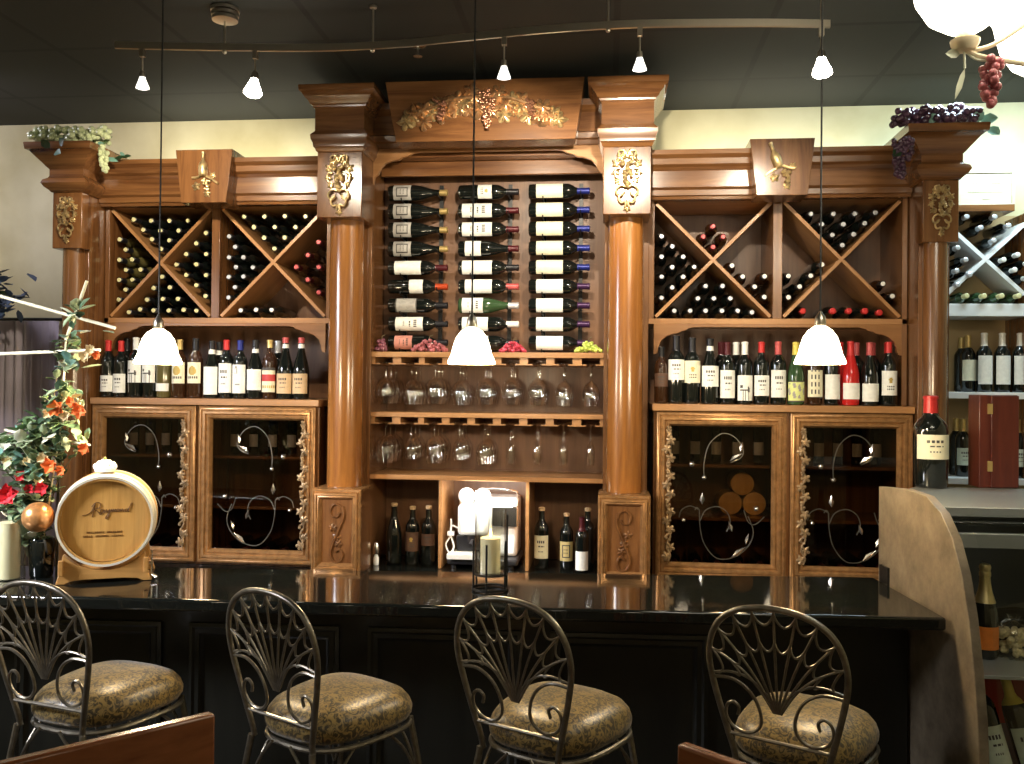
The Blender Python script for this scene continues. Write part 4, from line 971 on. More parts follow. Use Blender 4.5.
# burnt script on the head, drawn as pen strokes
def strokes(lines, sc, ox, oz, y, r, parent, name='burnt_script'):
    mb = MB()
    for L in lines: mb.tube(spline([(ox+x*sc, y, oz+z*sc) for x, z in L], 5), r, 5)
    return obj(name, mb, M['burn'], parent)
M['burn'] = plain('burnt_brand', (.16, .07, .015), .6)
ray_ = [
 [(-4.6,-.6),(-3.4,-.3),(-2.6,.5),(-2.0,1.9),(-1.9,2.1),(-2.3,.2),(-2.6,-1.0)], [(-2.7,1.3),(-1.8,2.3),(-.9,2.0),(-1.1,1.1),(-2.1,.8),(-1.4,.2),(-.9,-.5),(-.5,-.2)],
 [(-.2,.7),(-.7,.7),(-.8,.1),(-.4,-.1),(-.1,.5),(0,0),(.3,.2)], [(.4,.7),(.5,.1),(.9,.2),(1.1,.7),(1.0,-.4),(.6,-1.4),(.2,-1.3),(.8,-.3),(1.3,.1)],
 [(1.3,.1),(1.5,.7),(1.6,.1),(1.9,.7),(2.0,.1),(2.3,.7),(2.4,.1),(2.6,.3)], [(2.9,.7),(2.6,.5),(2.7,.1),(3.1,.2),(3.1,.6),(2.9,.7)],
 [(3.4,.7),(3.5,.1),(3.8,.7),(4.0,.1),(4.2,.2)], [(4.9,.7),(4.4,.5),(4.5,.1),(4.9,.3),(5.4,1.3),(5.7,2.0),(5.0,.1),(5.3,.1)]]
strokes(ray_, .0162, -.003, .032, -.1195, .0013, t)
mb = MB(); rnd = random.Random(2)
for z, x, groups in ((-.046, -.062, (9, 8)), (-.060, -.074, (5, 7, 6))):
    for w in groups:
        for k in range(w):
            h = .0075
            mb.box(x, x+.0010, -.1190, -.1180, z, z+h); mb.box(x+.0032, x+.0042, -.1190, -.1180, z, z+h*(1 if rnd.random() > .4 else .5))
            if k % 3: mb.box(x, x+.0042, -.1190, -.1180, z+(h-.001 if k % 2 else h*.45), z+(h if k % 2 else h*.45+.001))
            x += .0068
        x += .008
obj('burnt_lettering', mb, M['burn'], t)
# white floral crest ornament on top of the barrel
c = thing('white_ornament', 'small white sculpted flower ornament sitting on top of the barrel', 'ornament', (BX+.015, BY-.05, BZ+.228*.92+.1665))
mb = MB(); rnd = random.Random(8)
for k in range(16):
    aa = k*2.399; r_ = .007*sqrt(k); mb.sphere((r_*1.35*cos(aa), r_*.6*sin(aa), .030-.0013*k*.9+.002*rnd.random()), .012, 8, 6)
mb.lathe([(0, -.001), (.034, -.001), (.036, .012), (.020, .026), (0, .030)], 16)
obj('petals', mb, M['white'], c)
mb = MB(); mb.sphere((.002, -.006, .045), .005, 8, 6); obj('flower_centre', mb, M['g_lime'], c)
st = thing('barrel_stand', 'curved oak cradle stand under the small barrel', 'stand', (BX, BY, BZ+.0005))
st.scale = (.92, .92, .92)
st.rotation_euler = (0, 0, radians(25))
def cradle(y0, y1):
    pts = [(-.165, .0), (-.155, .03), (-.140, .045), (-.148, .06), (-.140, .108)]
    arc = []
    for k in range(13):
        aa = radians(-138+k*(96/12)); arc.append((.1825*cos(aa), .2280+.1825*sin(aa)))
    arc = [p for p in arc if abs(p[0]) < .136]
    bot = [(.165, 0), (.135, 0), (.115, .010), (.07, .014), (-.07, .014), (-.115, .010), (-.135, 0)]
    return MB().prism(pts+arc+[(-x, z) for x, z in reversed(pts[1:])]+bot, y0, y1)
obj('front_cradle', cradle(-.13, -.095), M['oak_stand'], st, bev=.002)
obj('rear_cradle', cradle(.095, .13), M['oak_stand'], st, bev=.002)
mb = MB(); mb.box(-.12, .12, -.0945, .0945, .015, .038); obj('crossbar', mb, M['oak_stand'], st, bev=.002)
for s in (-1, 1):
    mb = MB(); mb.box(s*.145-.008, s*.145+.008, -.15, -.1305, .035, .09); obj('side_block', mb, M['oak_stand'], st, bev=.002)
mb = MB(); mb.cyl((.163, -.12, .02), (.163, -.12, .11), .005, .004, 10); mb.cyl((.163, -.12, .02), (.185, -.14, .012), .006, .006, 10); mb.box(.1475, .163, -.124, -.116, .06, .07); obj('spigot', mb, M['chrome'], st)

# ------------------------------------------------------------------ candles on the bar
t = thing('pillar_candle', 'cream pillar candle in clear glass at the far left end of the bar', 'candle', (-1.48, -1.38, BZ+.0005))
obj('wax', MB().lathe([(0, .004), (.036, .004), (.036, .195), (.030, .198), (0, .192)], 28), M['wax'], t)
obj('glass_holder', MB().lathe([(0, 0), (.050, 0), (.052, .003), (.052, .21), (.0505, .21), (.0505, .004), (0, .003)], 28), M['clearglass'], t)
p = atz(490, 590, BZ)
t = thing('hurricane_candle_holder', 'clear glass hurricane with a cream candle raised on a black metal stand on the bar', 'candle holder', (p.x, p.y, BZ+.0005))
mb = MB(); mb.tube([(.058*cos(a_), .058*sin(a_), .006) for a_ in [2*pi*k/28 for k in range(28)]], .005, 6, closed=True); mb.tube([(.054*cos(a_), .054*sin(a_), .055) for a_ in [2*pi*k/28 for k in range(28)]], .004, 6, closed=True)
mb.lathe([(0, .053), (.054, .053), (.054, .057), (0, .057)], 24)
obj('base_ring', mb, M['black'], t)
for k, (an, top) in enumerate(((205, .17), (265, .16), (335, .17), (25, .25), (150, .13))):
    a_ = radians(an); mb = MB(); mb.tube([(.0585*cos(a_), .0585*sin(a_), 0), (.0595*cos(a_), .0595*sin(a_), top)], .0036, 7); obj('upright_rod', mb, M['black'], t)
obj('glass_cylinder', MB().lathe([(0, .0575), (.052, .0575), (.053, .062), (.053, .27), (.0515, .27), (.0515, .062), (0, .0605)], 30), M['clearglass'], t)
obj('candle', MB().lathe([(0, .0608), (.034, .0608), (.034, .175), (.028, .178), (0, .172)], 24), M['wax'], t)
obj('flame', MB().lathe([(0, .178), (.005, .184), (.004, .194), (0, .206)], 10), M['flame'], t)

# ------------------------------------------------------------------ floral arrangement at the left end of the bar
VX, VY = -1.392, -1.33
t = thing('floral_arrangement', 'tall arrangement of leaves, orange and red flowers and pale canes beside the barrel', 'flower arrangement', (VX, VY, BZ+.0005))
obj('vase', MB().lathe([(0, 0), (.034, 0), (.038, .006), (.040, .06), (.046, .12), (.040, .135), (.037, .135), (.042, .118), (0, .10)], 28), M['bottle'], t)
V0 = Vector((VX, VY, BZ+.0005))
def leafcard(mb, c, L, W, d, up, mi=0, cup=.18):
    if BARREL_CLEAR and (V0.x+c.x-BX)**2+(V0.z+c.z-1.16)**2 < (.165+L*.9)**2 and abs(V0.y+c.y-BY) < .27: return
    d = d.normalized(); s = d.cross(up)
    if s.length < .01: s = d.cross(Vector((1, 0, 0)))
    s.normalize(); nn = s.cross(d)
    P = [(0, 0, 0), (.25, .42, cup*.5), (.6, .5, cup), (.85, .25, cup*.6), (1, 0, 0), (.85, -.25, cup*.6), (.6, -.5, cup), (.25, -.42, cup*.5), (.5, 0, -.02)]
    vs = [c+d*(u*L)+s*(v*W)+nn*(w*W) for u, v, w in P]; vs += [v-nn*.0009 for v in vs]
    f = [(8, 0, 1), (8, 1, 2), (8, 2, 3), (8, 3, 4), (8, 4, 5), (8, 5, 6), (8, 6, 7), (8, 7, 0)]
    mb.add(vs, f+[tuple(9+i for i in reversed(q)) for q in f]+[(i, 9+i, 9+(i+1) % 8, (i+1) % 8) for i in range(8)], mi)
rnd = random.Random(21); BARREL_CLEAR = True
def rv(a=1): return Vector((rnd.uniform(-a, a), rnd.uniform(-a, a), rnd.uniform(-a, a)))

def L_(px, py, dy=0): return aty(px, py, VY+dy)-V0
mb = MB(); heads = [(20, 500, -.02), (5, 470, 0), (30, 440, .03), (46, 470, -.02), (58, 420, 0), (82, 395, .02), (62, 345, .02), (75, 330, .0), (30, 470, -.06), (70, 380, -.02), (85, 440, .03), (45, 400, .04), (12, 440, -.03), (-20, 420, 0), (-15, 480, 0), (38, 500, -.03)]
paths = []
for (x, y, d) in heads:
    e = L_(x, y, d); m = Vector((e.x*.35, e.y*.4, .15+(e.z-.15)*.55))
    pth = spline([Vector((0, 0, .10)), m, e], 6); paths.append(pth); mb.tube(pth, .0022, 5)
obj('stems', mb, M['stem'], t)
mb = MB()
for pth in paths:
    for k in range(2, len(pth)):
        for q in range(2):
            d = rv()+Vector((0, -.4, .25)); 
            leafcard(mb, pth[k]+rv(.012), rnd.uniform(.03, .055), rnd.uniform(.016, .028), d, Vector((0, 0, 1)), rnd.choice((0, 0, 0, 1, 1, 2, 3)))
for (x, y, n, s) in ((15, 505, 44, .05), (35, 470, 50, .05), (18, 452, 64, .06), (50, 445, 34, .045), (62, 415, 26, .04), (38, 430, 30, .05), (30, 540, 22, .03), (72, 365, 14, .03), (38, 492, 22, .03), (70, 430, 18, .035), (68, 395, 12, .03), (73, 340, 14, .03), (78, 312, 8, .018), (30, 425, 14, .04), (-10, 450, 20, .05), (100, 330, 1, .01)):
    c = L_(x, y)
    for k in range(n):
        leafcard(mb, c+rv(s), rnd.uniform(.04, .075), rnd.uniform(.024, .042), rv()+Vector((0, -.5, .1)), Vector((0, 0, 1)), rnd.choice((0, 0, 1, 1, 2, 3, 4)))
obj('foliage', mb, [M['leaf'], M['leaf_pale'], M['leaf_dark'], M['leaf_teal'], M['leaf_white']], t)
def flower(px, py, r, mat, dy=-.05):
    r *= 1.2
    c = L_(px, py, dy); mb = MB()
    for k in range(9):
        a_ = 2*pi*k/9+rnd.random(); d = Vector((cos(a_), -.55+rnd.uniform(-.3, .2), sin(a_))); leafcard(mb, c, r*rnd.uniform(.85, 1.15), r*.75, d, Vector((0, -1, 0)), 0, .3)
    mb.sphere(c, r*.25, 8, 6); obj('flower', mb, M[mat], t)
for a in ((86, 356, .022, 'fl_cream'), (98, 355, .018, 'fl_orange'), (58, 408, .030, 'fl_orange'), (80, 410, .026, 'fl_orange'), (50, 413, .020, 'fl_cream'), (86, 448, .022, 'fl_orange'), (52, 466, .028, 'fl_orange'), (44, 458, .022, 'fl_cream'),
          (10, 494, .040, 'fl_red', -.07), (30, 489, .020, 'fl_red'), (44, 488, .026, 'fl_red', -.06), (10, 462, .022, 'fl_cream'), (28, 461, .018, 'fl_cream'), (-12, 500, .03, 'fl_red'), (66, 415, .018, 'fl_cream'), (72, 402, .020, 'fl_orange'), (40, 480, .020, 'fl_cream'), (22, 476, .022, 'fl_red'), (92, 350, .020, 'fl_cream'), (62, 470, .018, 'fl_orange')): flower(*a)
for (x0, y0, x1, y1) in ((-40, 285, 115, 328), (87, 281, 66, 340), (-30, 355, 100, 350), (66, 411, 82, 411), (5, 430, 28, 435), (60, 440, 90, 445)):
    a_ = L_(x0, y0, .02); b_ = L_(x1, y1, -.02); mb = MB(); mb.tube([a_, b_], .0058 if y0 < 400 else .004, 7); obj('cane', mb, M['bamboo'], t)
mb = MB(); mb.tube([L_(66, 338, -.02), L_(62, 420, 0), Vector((0, 0, .10))], .0035, 6); mb.tube([L_(-40, 284, .02), L_(-36, 420, .01), L_(-10, 500, 0), Vector((-.02, 0, .11))], .0035, 6); obj('cane', mb, M['bamboo'], t)
ball = L_(38, 517, -.055)
mb = MB(); mb.sphere(ball, .052, 24, 16); obj('ornament_ball', mb, M['ball'], t)
mb = MB(); mb.tube([ball+Vector((0, 0, .0)), Vector((.01, -.02, .12)), Vector((0, 0, .10))], .003, 6); obj('ball_pick', mb, M['stem'], t)

BARREL_CLEAR = False
# trailing ivy hanging on the wall at far left
p = aty(14, 300, .30)
t = thing('hanging_ivy', 'dark bluish trailing ivy in a hanging basket at the far left', 'plant', (p.x-.08, .26, p.z), )
mb = MB(); mb.lathe([(0, -.05), (.06, -.05), (.085, .03), (.088, .04), (.08, .04), (0, .02)], 20, 0, Matrix.Translation((0, -.04, 0))); obj('basket', mb, M['leaf_dark'], t)
mb = MB(); mb.cyl((0, -.04, .03), (0, -.04, CEIL-p.z-.0005), .003, n=6); obj('hanging_wire', mb, M['black'], t)
mb = MB()
for k in range(150):
    c = Vector((rnd.gauss(.04, .10), -.08+rnd.uniform(-.08, .02), rnd.gauss(.03, .06)-.02)); c.x = min(c.x, .26)
    leafcard(mb, c, rnd.uniform(.05, .09), rnd.uniform(.03, .05), rv()+Vector((.1, -.5, -.4)), Vector((0, 0, 1)))
for k in range(30):
    leafcard(mb, Vector((rnd.gauss(.0, .03), -.06, -.08-.0045*k)), .06, .04, rv()+Vector((0, -.5, -.5)), Vector((0, 0, 1)))
obj('foliage', mb, M['leaf_blue'], t)
# pleated curtain panel on the wall at far left
a = aty(8, 420, .40); b = aty(57, 420, .40)
M['drape'] = plain('lavender_grey_drape', (.46, .41, .46), .8, noise=.12, nscale=5)
t = thing('curtain', 'greyish lavender pleated curtain hanging on the far left wall behind the flowers', 'curtain', (a.x, .40, 0))
mb = MB(); n = 60; vs = []; w = b.x-a.x
for z in (.02, 1.985):
    for i in range(n+1): vs.append((-.35+(w+.35)*i/n, .012*sin(i*1.3)+.008*sin(i*2.9), z))
mb.add(vs, [(i, i+1, n+2+i, n+1+i) for i in range(n)]); o = obj('cloth', mb, M['drape'], t); sm = o.modifiers.new('thickness', 'SOLIDIFY'); sm.thickness = .003
mb = MB(); mb.cyl((-.38, .012, 1.995), (w+.02, .012, 1.995), .009); 
for x in (-.3, w-.02): mb.cyl((x, .012, 1.995), (x, .05, 1.995), .006)
obj('curtain_rod', mb, M['black'], t)

# ------------------------------------------------------------------ grape garlands on the end columns
def garland(label, sx, mat, spots, leaves, leafmats, seed, drops):
    rnd_ = random.Random(seed); base = (2.026*sx, -.10, 2.785)
    t = thing('grape_garland', label, 'artificial grapes', base, 'grape garlands on the end columns')
    mb = MB(); B0 = Vector(base)
    for (px0, px1, n, zlo, zhi, y) in spots:
        for k in range(n):
            px = px0+(px1-px0)*(k+.5)/n; x = aty(px, 150, y).x
            mb.sphere(Vector((x, y+rnd_.uniform(-.035, .035), rnd_.uniform(zlo, zhi)))-B0, rnd_.uniform(.013, .017), 8, 6)
    for (px, py0, py1, n, y, w) in drops:
        for k in range(n):
            p = aty(px+rnd_.uniform(-w, w), py0+(py1-py0)*k/n, y+rnd_.uniform(-.008, .004)); mb.sphere(p-B0, .0115, 8, 6)
    obj('grapes', mb, M[mat], t)
    mb = MB()
    for (px, py, y, L, W, dx, dz) in leaves:
        p = aty(px, py, y)-B0; leafcard(mb, p, L, W, Vector((dx, -.3, dz)), Vector((0, -1, 0.3)), rnd_.randrange(len(leafmats)))
    obj('leaves', mb, [M[m] for m in leafmats], t)
garland('pale green artificial grape garland with leaves on top of the far left end column', -1, 'g_green',
    [(33, 108, 90, 2.803, 2.86, -.24), (33, 85, 30, 2.803, 2.82, -.265), (40, 108, 50, 2.80, 2.85, -.15)],
    [(50, 148, -.31, .05, .04, -.5, .5), (55, 152, -.31, .05, .04, .6, -.2), (60, 146, -.31, .05, .04, .5, .5), (100, 146, -.2, .09, .022, 1, .5), (105, 158, -.2, .09, .024, 1, -.3), (112, 160, -.16, .09, .022, 1, .12), (120, 152, -.16, .05, .018, .6, -.5), (122, 157, -.16, .06, .02, 1, .0), (98, 142, -.2, .05, .022, 1, -.6)],
    ['leaf_teal', 'leaf_dark', 'leaf'], 5, [(104, 146, 172, 34, -.235, 4)])
garland('dark purple artificial grape garland on top of the right end column', 1, 'g_purple',
    [(893, 978, 110, 2.803, 2.86, -.25), (905, 975, 70, 2.82, 2.895, -.18)],
    [(980, 121, -.26, .07, .05, 1, .1), (987, 128, -.26, .06, .05, .8, -.6), (972, 122, -.26, .06, .045, .7, .6), (900, 150, -.345, .05, .04, -.5, -.5), (930, 124, -.26, .05, .04, .3, 1)],
    ['leaf_teal', 'leaf_dark'], 9, [(899, 140, 178, 40, -.345, 5), (908, 138, 160, 24, -.345, 5)])

# ------------------------------------------------------------------ pendant lamps
def pendant(px, label, yb=364):
    Y = -1.25; p = aty(px, yb, Y)
    t = thing('pendant_lamp', label, 'pendant lamp', (p.x, Y, p.z), 'frosted bell pendant lamps over the bar')
    pr = [(.080, 0), (.083, .003), (.079, .016), (.070, .034), (.064, .06), (.054, .09), (.038, .112), (.020, .124), (.014, .128)]
    obj('glass_shade', MB().lathe(pr+[(r-.003, z) for r, z in reversed(pr)], 32), M['shade'], t, sharp=60)
    obj('socket_cap', MB().lathe([(.0145, .122), (.019, .130), (.017, .155), (.008, .168), (.004, .175), (0, .175)], 16), M['nickel'], t)
    obj('cord', MB().cyl((0, 0, .17), (0, 0, CEIL-p.z-.012), .0032, n=6), M['cord'], t)
    obj('ceiling_canopy', MB().lathe([(0, CEIL-p.z-.02), (.045, CEIL-p.z-.014), (.048, CEIL-p.z-.0005), (0, CEIL-p.z-.0005)], 20), M['black'], t)
    l = bpy.data.lights.new('pendant_light', 'POINT'); l.energy = PEND; l.color = (1, .80, .52); l.shadow_soft_size = .05
    o = bpy.data.objects.new('pendant_light', l); COL.objects.link(o); o.location = (p.x, Y, p.z-.02)
PEND = 20
pendant(158, 'lit frosted bell pendant lamp hanging in front of the left bottle ledge')
pendant(471.5, 'lit frosted bell pendant lamp hanging in front of the central display')
pendant(820, 'lit frosted bell pendant lamp hanging in front of the right bottle ledge')

# ------------------------------------------------------------------ track lighting
TZ = 2.945
tp = [atz(x, y, TZ) for x, y in ((115, 45), (178, 46.5), (240, 47.5), (300, 48), (345, 47), (400, 44), (440, 40), (480, 36), (530, 31), (580, 27), (640, 24), (720, 23), (780, 23), (830, 24))]
t = thing('track_light_rail', 'long curved brass coloured track rail hanging under the dark ceiling', 'track light', (tp[6].x, tp[6].y, TZ))
o0 = Vector((tp[6].x, tp[6].y, TZ))
c = spline([p-o0 for p in tp], 4); mb = MB()
vs = []
for i, q in enumerate(c):
    d = (c[min(i+1, len(c)-1)]-c[max(0, i-1)]).normalized(); s = Vector((-d.y, d.x, 0)); 
    for a_, b_ in ((-.005, -.0135), (.005, -.0135), (.005, .0135), (-.005, .0135)): vs.append(q+s*a_+Vector((0, 0, b_)))
fs = [(4*i+k, 4*i+(k+1) % 4, 4*i+4+(k+1) % 4, 4*i+4+k) for i in range(len(c)-1) for k in range(4)]+[(0,1,2,3), tuple(4*(len(c)-1)+k for k in (3,2,1,0))]
mb.add(vs, fs); obj('rail', mb, M['nickel'], t)
def trackpt(px):
    best = min(c, key=lambda q: abs(aty_px(q+o0)-px)); return best+o0
def aty_px(P):
    v = P-_C; return 512+FPX*(v.dot(_R))/(v.dot(_F))
for px in (217, 367, 613, 820):
    P = trackpt(px)-o0; mb = MB(); mb.cyl((P.x, P.y, -.02), (P.x, P.y, CEIL-TZ-.0005), .0045, n=10); mb.sphere((P.x, P.y, -.018), .009, 10, 8)
    if px == 217:
        for k in range(3): mb.lathe([(0, CEIL-TZ-.02-.017*k), (.055-.003*k, CEIL-TZ-.017-.017*k), (.055-.003*k, CEIL-TZ-.005-.017*k), (0, CEIL-TZ-.003-.017*k)], 28, 0, Matrix.Translation((P.x, P.y, 0)))
        obj('power_canopy', mb, M['nickel'], t)
    else:
        mb.lathe([(0, CEIL-TZ-.012), (.014, CEIL-TZ-.010), (.014, CEIL-TZ-.0005), (0, CEIL-TZ-.0005)], 14, 0, Matrix.Translation((P.x, P.y, 0))); obj('ceiling_stem', mb, M['nickel'], t)
SPOTW = 58
def spot(px, label, bright, aim):
    P = trackpt(px); P = Vector((P.x, P.y, TZ-.014))
    t = thing('track_spotlight', label, 'spotlight', P, 'spotlights on the ceiling track')
    d = (Vector(aim)-P).normalized(); dn = Vector((0, 0, -1)).lerp(d, .12).normalized() if not bright else Vector((0, -.25, -1)).normalized()
    mb = MB(); mb.box(-.009, .009, -.009, .009, -.03, -.001); mb.cyl((0, 0, -.03), (0, 0, -.085), .0035, n=8); obj('stem', mb, M['nickel'], t)
    rot = Vector((0, 0, -1)).rotation_difference(dn).to_matrix().to_4x4(); Tm = Matrix.Translation((0, 0, -.085)) @ rot @ Matrix.Scale(1.35 if bright else 1.0, 4)
    obj('socket', MB().lathe([(0, 0), (.009, 0), (.011, -.008), (.011, -.028), (.0, -.028)], 14, 0, Tm), M['nickel'], t)
    obj('glass_reflector', MB().lathe([(.011, -.022), (.0135, -.032), (.0245, -.060), (.0255, -.066), (.0235, -.064), (.0, -.034)], 20, 0, Tm), M['bulb'] if bright else M['bulb_dim'], t)
    obj('bulb', MB().lathe([(0, -.036), (.010, -.040), (.0225, -.0615), (.018, -.069), (0, -.073)], 18, 0, Tm), M['bulb'] if bright else M['bulb_dim'], t)
    l = bpy.data.lights.new('track_spot_lamp', 'SPOT'); l.energy = SPOTW*(1.5 if bright else 1); l.color = (1, .86, .66); l.spot_size = radians(84); l.spot_blend = .6; l.shadow_soft_size = .02
    o = bpy.data.objects.new('track_spot_lamp', l); COL.objects.link(o); q = P+Vector((0, 0, -.085))+dn*.09; o.location = q
    o.rotation_euler = (Vector(aim)-q).to_track_quat('-Z', 'Y').to_euler()
spot(135, 'small track spotlight at the left end of the rail', False, (-1.5, .1, 2.4))
spot(261, 'brightly glowing track spotlight second from left on the rail', True, (-.7, .0, 2.0))
spot(509, 'small track spotlight hanging above the carved header board', False, (.1, .0, 2.4))
spot(632, 'small track spotlight above the right centre column', False, (.75, .0, 2.4))
spot(821, 'brightly glowing track spotlight at the right end of the rail', True, (1.3, .0, 2.0))
p = atz(418, 44, CEIL)
t = thing('ceiling_sprinkler', 'small chrome sprinkler head in the dark ceiling near the rail', 'sprinkler', (p.x, p.y, CEIL-.0005))
mb = MB(); mb.lathe([(0, 0), (.038, 0), (.034, -.008), (.012, -.012), (0, -.012)], 20); obj('escutcheon', mb, M['chrome'], t)
mb = MB(); mb.cyl((0, 0, -.01), (0, 0, -.05), .006); mb.lathe([(0, -.05), (.02, -.05), (.02, -.053), (0, -.053)], 14); obj('nozzle', mb, M['chrome'], t)

# ------------------------------------------------------------------ chandelier at upper right
q = aty(965, 45, -2.3)
CHX, CHY, CHZ = q.x+.30, -2.3, q.z
t = thing('chandelier', 'cream painted chandelier with glowing glass shade and hanging grapes at upper right', 'chandelier', (CHX, CHY, CHZ))
obj('ceiling_rod', MB().cyl((0, 0, -.02), (0, 0, CEIL-CHZ-.03), .007, n=10), M['cream_iron'], t)
obj('ceiling_canopy', MB().lathe([(0, CEIL-CHZ-.04), (.05, CEIL-CHZ-.025), (.06, CEIL-CHZ-.0005), (0, CEIL-CHZ-.0005)], 24), M['cream_iron'], t)
obj('centre_body', MB().lathe([(0, -.10), (.02, -.09), (.035, -.05), (.02, -.01), (.03, .03), (.012, .07), (0, .07)], 20), M['cream_iron'], t)
for k in range(4):
    a_ = pi+k*pi/2+.0; dx, dy = cos(a_), sin(a_)
    pts = [(0, 0, -.04), (dx*.1, dy*.1, -.055), (dx*.2, dy*.2, -.04), (dx*.27, dy*.27, -.025), (dx*.30, dy*.30, -.01)]
    mb = MB(); mb.tube(spline(pts, 5), .006, 8); mb.tube(spline([(dx*.04, dy*.04, .07), (dx*.14, dy*.14, .06), (dx*.24, dy*.24, .0), (dx*.29, dy*.29, -.012)], 5), .005, 8); obj('arm', mb, M['cream_iron'], t)
    mb = MB(); mb.lathe([(0, -.015), (.02, -.012), (.028, 0), (.03, .01), (.018, .014), (.02, .035), (0, .035)], 18, 0, Matrix.Translation((dx*.3, dy*.3, 0))); obj('shade_cup', mb, M['cream_iron'], t)
    pr = [(.022, .025), (.04, .035), (.075, .06), (.098, .10), (.108, .14), (.115, .175), (.126, .19)]
    obj('glass_shade', MB().lathe(pr+[(r-.003, z) for r, z in reversed(pr)], 28, 0, Matrix.Translation((dx*.3, dy*.3, 0))), M['globe'], t, sharp=60)
    mb = MB(); rr = random.Random(k)
    for j in range(34):
        u = j/34; w = .027*(1-u)**.6; mb.sphere((dx*.3+.052+rr.uniform(-w, w), dy*.3+rr.uniform(-w, w), -.032-.10*u), .0098, 8, 6)
    obj('hanging_grapes', mb, M['g_pink'], t)
    mb = MB(); mb.tube([(dx*.3-.002, dy*.3, -.01), (dx*.3, dy*.3, -.05)], .0025, 6); mb.tube(spline([(dx*.3, dy*.3, -.01), (dx*.3+.02, dy*.3, -.03), (dx*.3+.05, dy*.3, -.035)], 4), .003, 6); leafcard(mb, Vector((dx*.3-.01, dy*.3, -.02)), .03, .02, Vector((-1, 0, .1)), Vector((0, -1, 0))); leafcard(mb, Vector((dx*.3+.0, dy*.3, -.05)), .07, .012, Vector((-.3, 0, -1)), Vector((0, -1, 0)))
    obj('leaf_sprig', mb, M['leaf_white'], t)
    l = bpy.data.lights.new('chandelier_light', 'POINT'); l.energy = 7; l.color = (1, .88, .66); l.shadow_soft_size = .06
    o = bpy.data.objects.new('chandelier_light', l); COL.objects.link(o); o.location = (CHX+dx*.3, CHY+dy*.3, CHZ+.21)

# ------------------------------------------------------------------ display case at right
# its end panel stands square to the bar: follow the profile seen in the photograph on that plane
PX = lambda y: 1.622-(y+1.46)*.077
def onpanel(px, py):
    d = ray(px, py); n = Vector((1, .077, 0)); k = (Vector((1.622, -1.46, 0))-_C).dot(n)/d.dot(n); return _C+d*k
prof = [onpanel(*q) for q in ((877, 486), (905, 489), (925, 496), (940, 513), (952, 540), (961, 575), (968, 620), (973, 670), (977, 720), (979, 775))]
back_y = -.88; prof[0].y = -.88
t = thing('display_case', 'refrigerated display case with stone-look curved end panel and glass shelves at right', 'display case', (1.62, -1.2, 0))
L0 = Vector((1.62, -1.2, 0))
prof_yz = [(p.y, p.z) for p in prof]
poly = prof_yz+[(prof_yz[-1][0]-.01, .0), (back_y, .0)]
vs = [(PX(y)+.002, y, z) for y, z in poly]+[(PX(y)+.030, y, z) for y, z in poly]; n = len(poly)
mb = MB(); mb.add(vs, [tuple(range(n)), tuple(range(2*n-1, n-1, -1))]+[(i, n+i, n+(i+1) % n, (i+1) % n) for i in range(n)])
obj('end_panel', rebase(mb, L0), M['travertine'], t, bev=.002)
mb = MB(); s0 = onpanel(881, 564); s1 = onpanel(889, 598)
mb.add([(PX(y)+dx, y, z) for dx in (-.006, .0015) for (y, z) in ((s0.y, s1.z), (s1.y, s1.z), (s1.y, s0.z), (s0.y, s0.z))], [(0,1,2,3), (7,6,5,4), (0,4,5,1), (1,5,6,2), (2,6,7,3), (3,7,4,0)]); obj('handle_slot', rebase(mb, L0), M['black'], t)
zt = 1.258
XE = 3.0
def slab(name, y0, y1, z0, z1, mat, xo=.032, bev=.002):
    m = MB(); m.prism_z(([(PX(y0)+xo, y0), (XE, y0), (XE, y1), (PX(y1)+xo, y1)] if y1 <= back_y+.02 else [(PX(y0)+xo, y0), (XE, y0), (XE, y1), (1.80, y1), (PX(back_y)+xo+.01, back_y)] if y0 < back_y else [(1.80, y0), (XE, y0), (XE, y1), (1.80, y1)]), z0, z1); return obj(name, rebase(m, L0), M[mat], t, bev=bev)
yf = prof[2].y
slab('top_slab', yf+.02, back_y+.28, zt-.03, zt, 'case_grey')
slab('top_rail', prof[3].y+.03, prof[3].y+.06, zt-.115, zt-.07, 'case_grey')
slab('top_glass', prof[3].y+.045, yf+.018, zt-.045, zt-.037, 'casetop')
slab('rear_wall', back_y+.25, back_y+.27, .1, zt-.031, 'case_dark')
slab('glass_shelf', -1.42, back_y+.20, .755, .767, 'case_grey')
slab('lower_shelf', -1.50, back_y+.20, .40, .42, 'case_grey')
slab('case_floor', -1.62, back_y+.20, .08, .12, 'case_dark')
slab('red_panel', back_y+.05, back_y+.06, .4205, .754, 'case_red')
# curved front glass
m = MB(); cs = [(y+.012, z-.004) for y, z in prof_yz[3:]]
pv = [(x, y, z) for x in (1.70, XE) for y, z in cs]; k = len(cs); m.add(pv, [(i, i+1, k+i+1, k+i) for i in range(k-1)]); o = obj('curved_front_glass', rebase(m, L0), M['clearglass'], t)
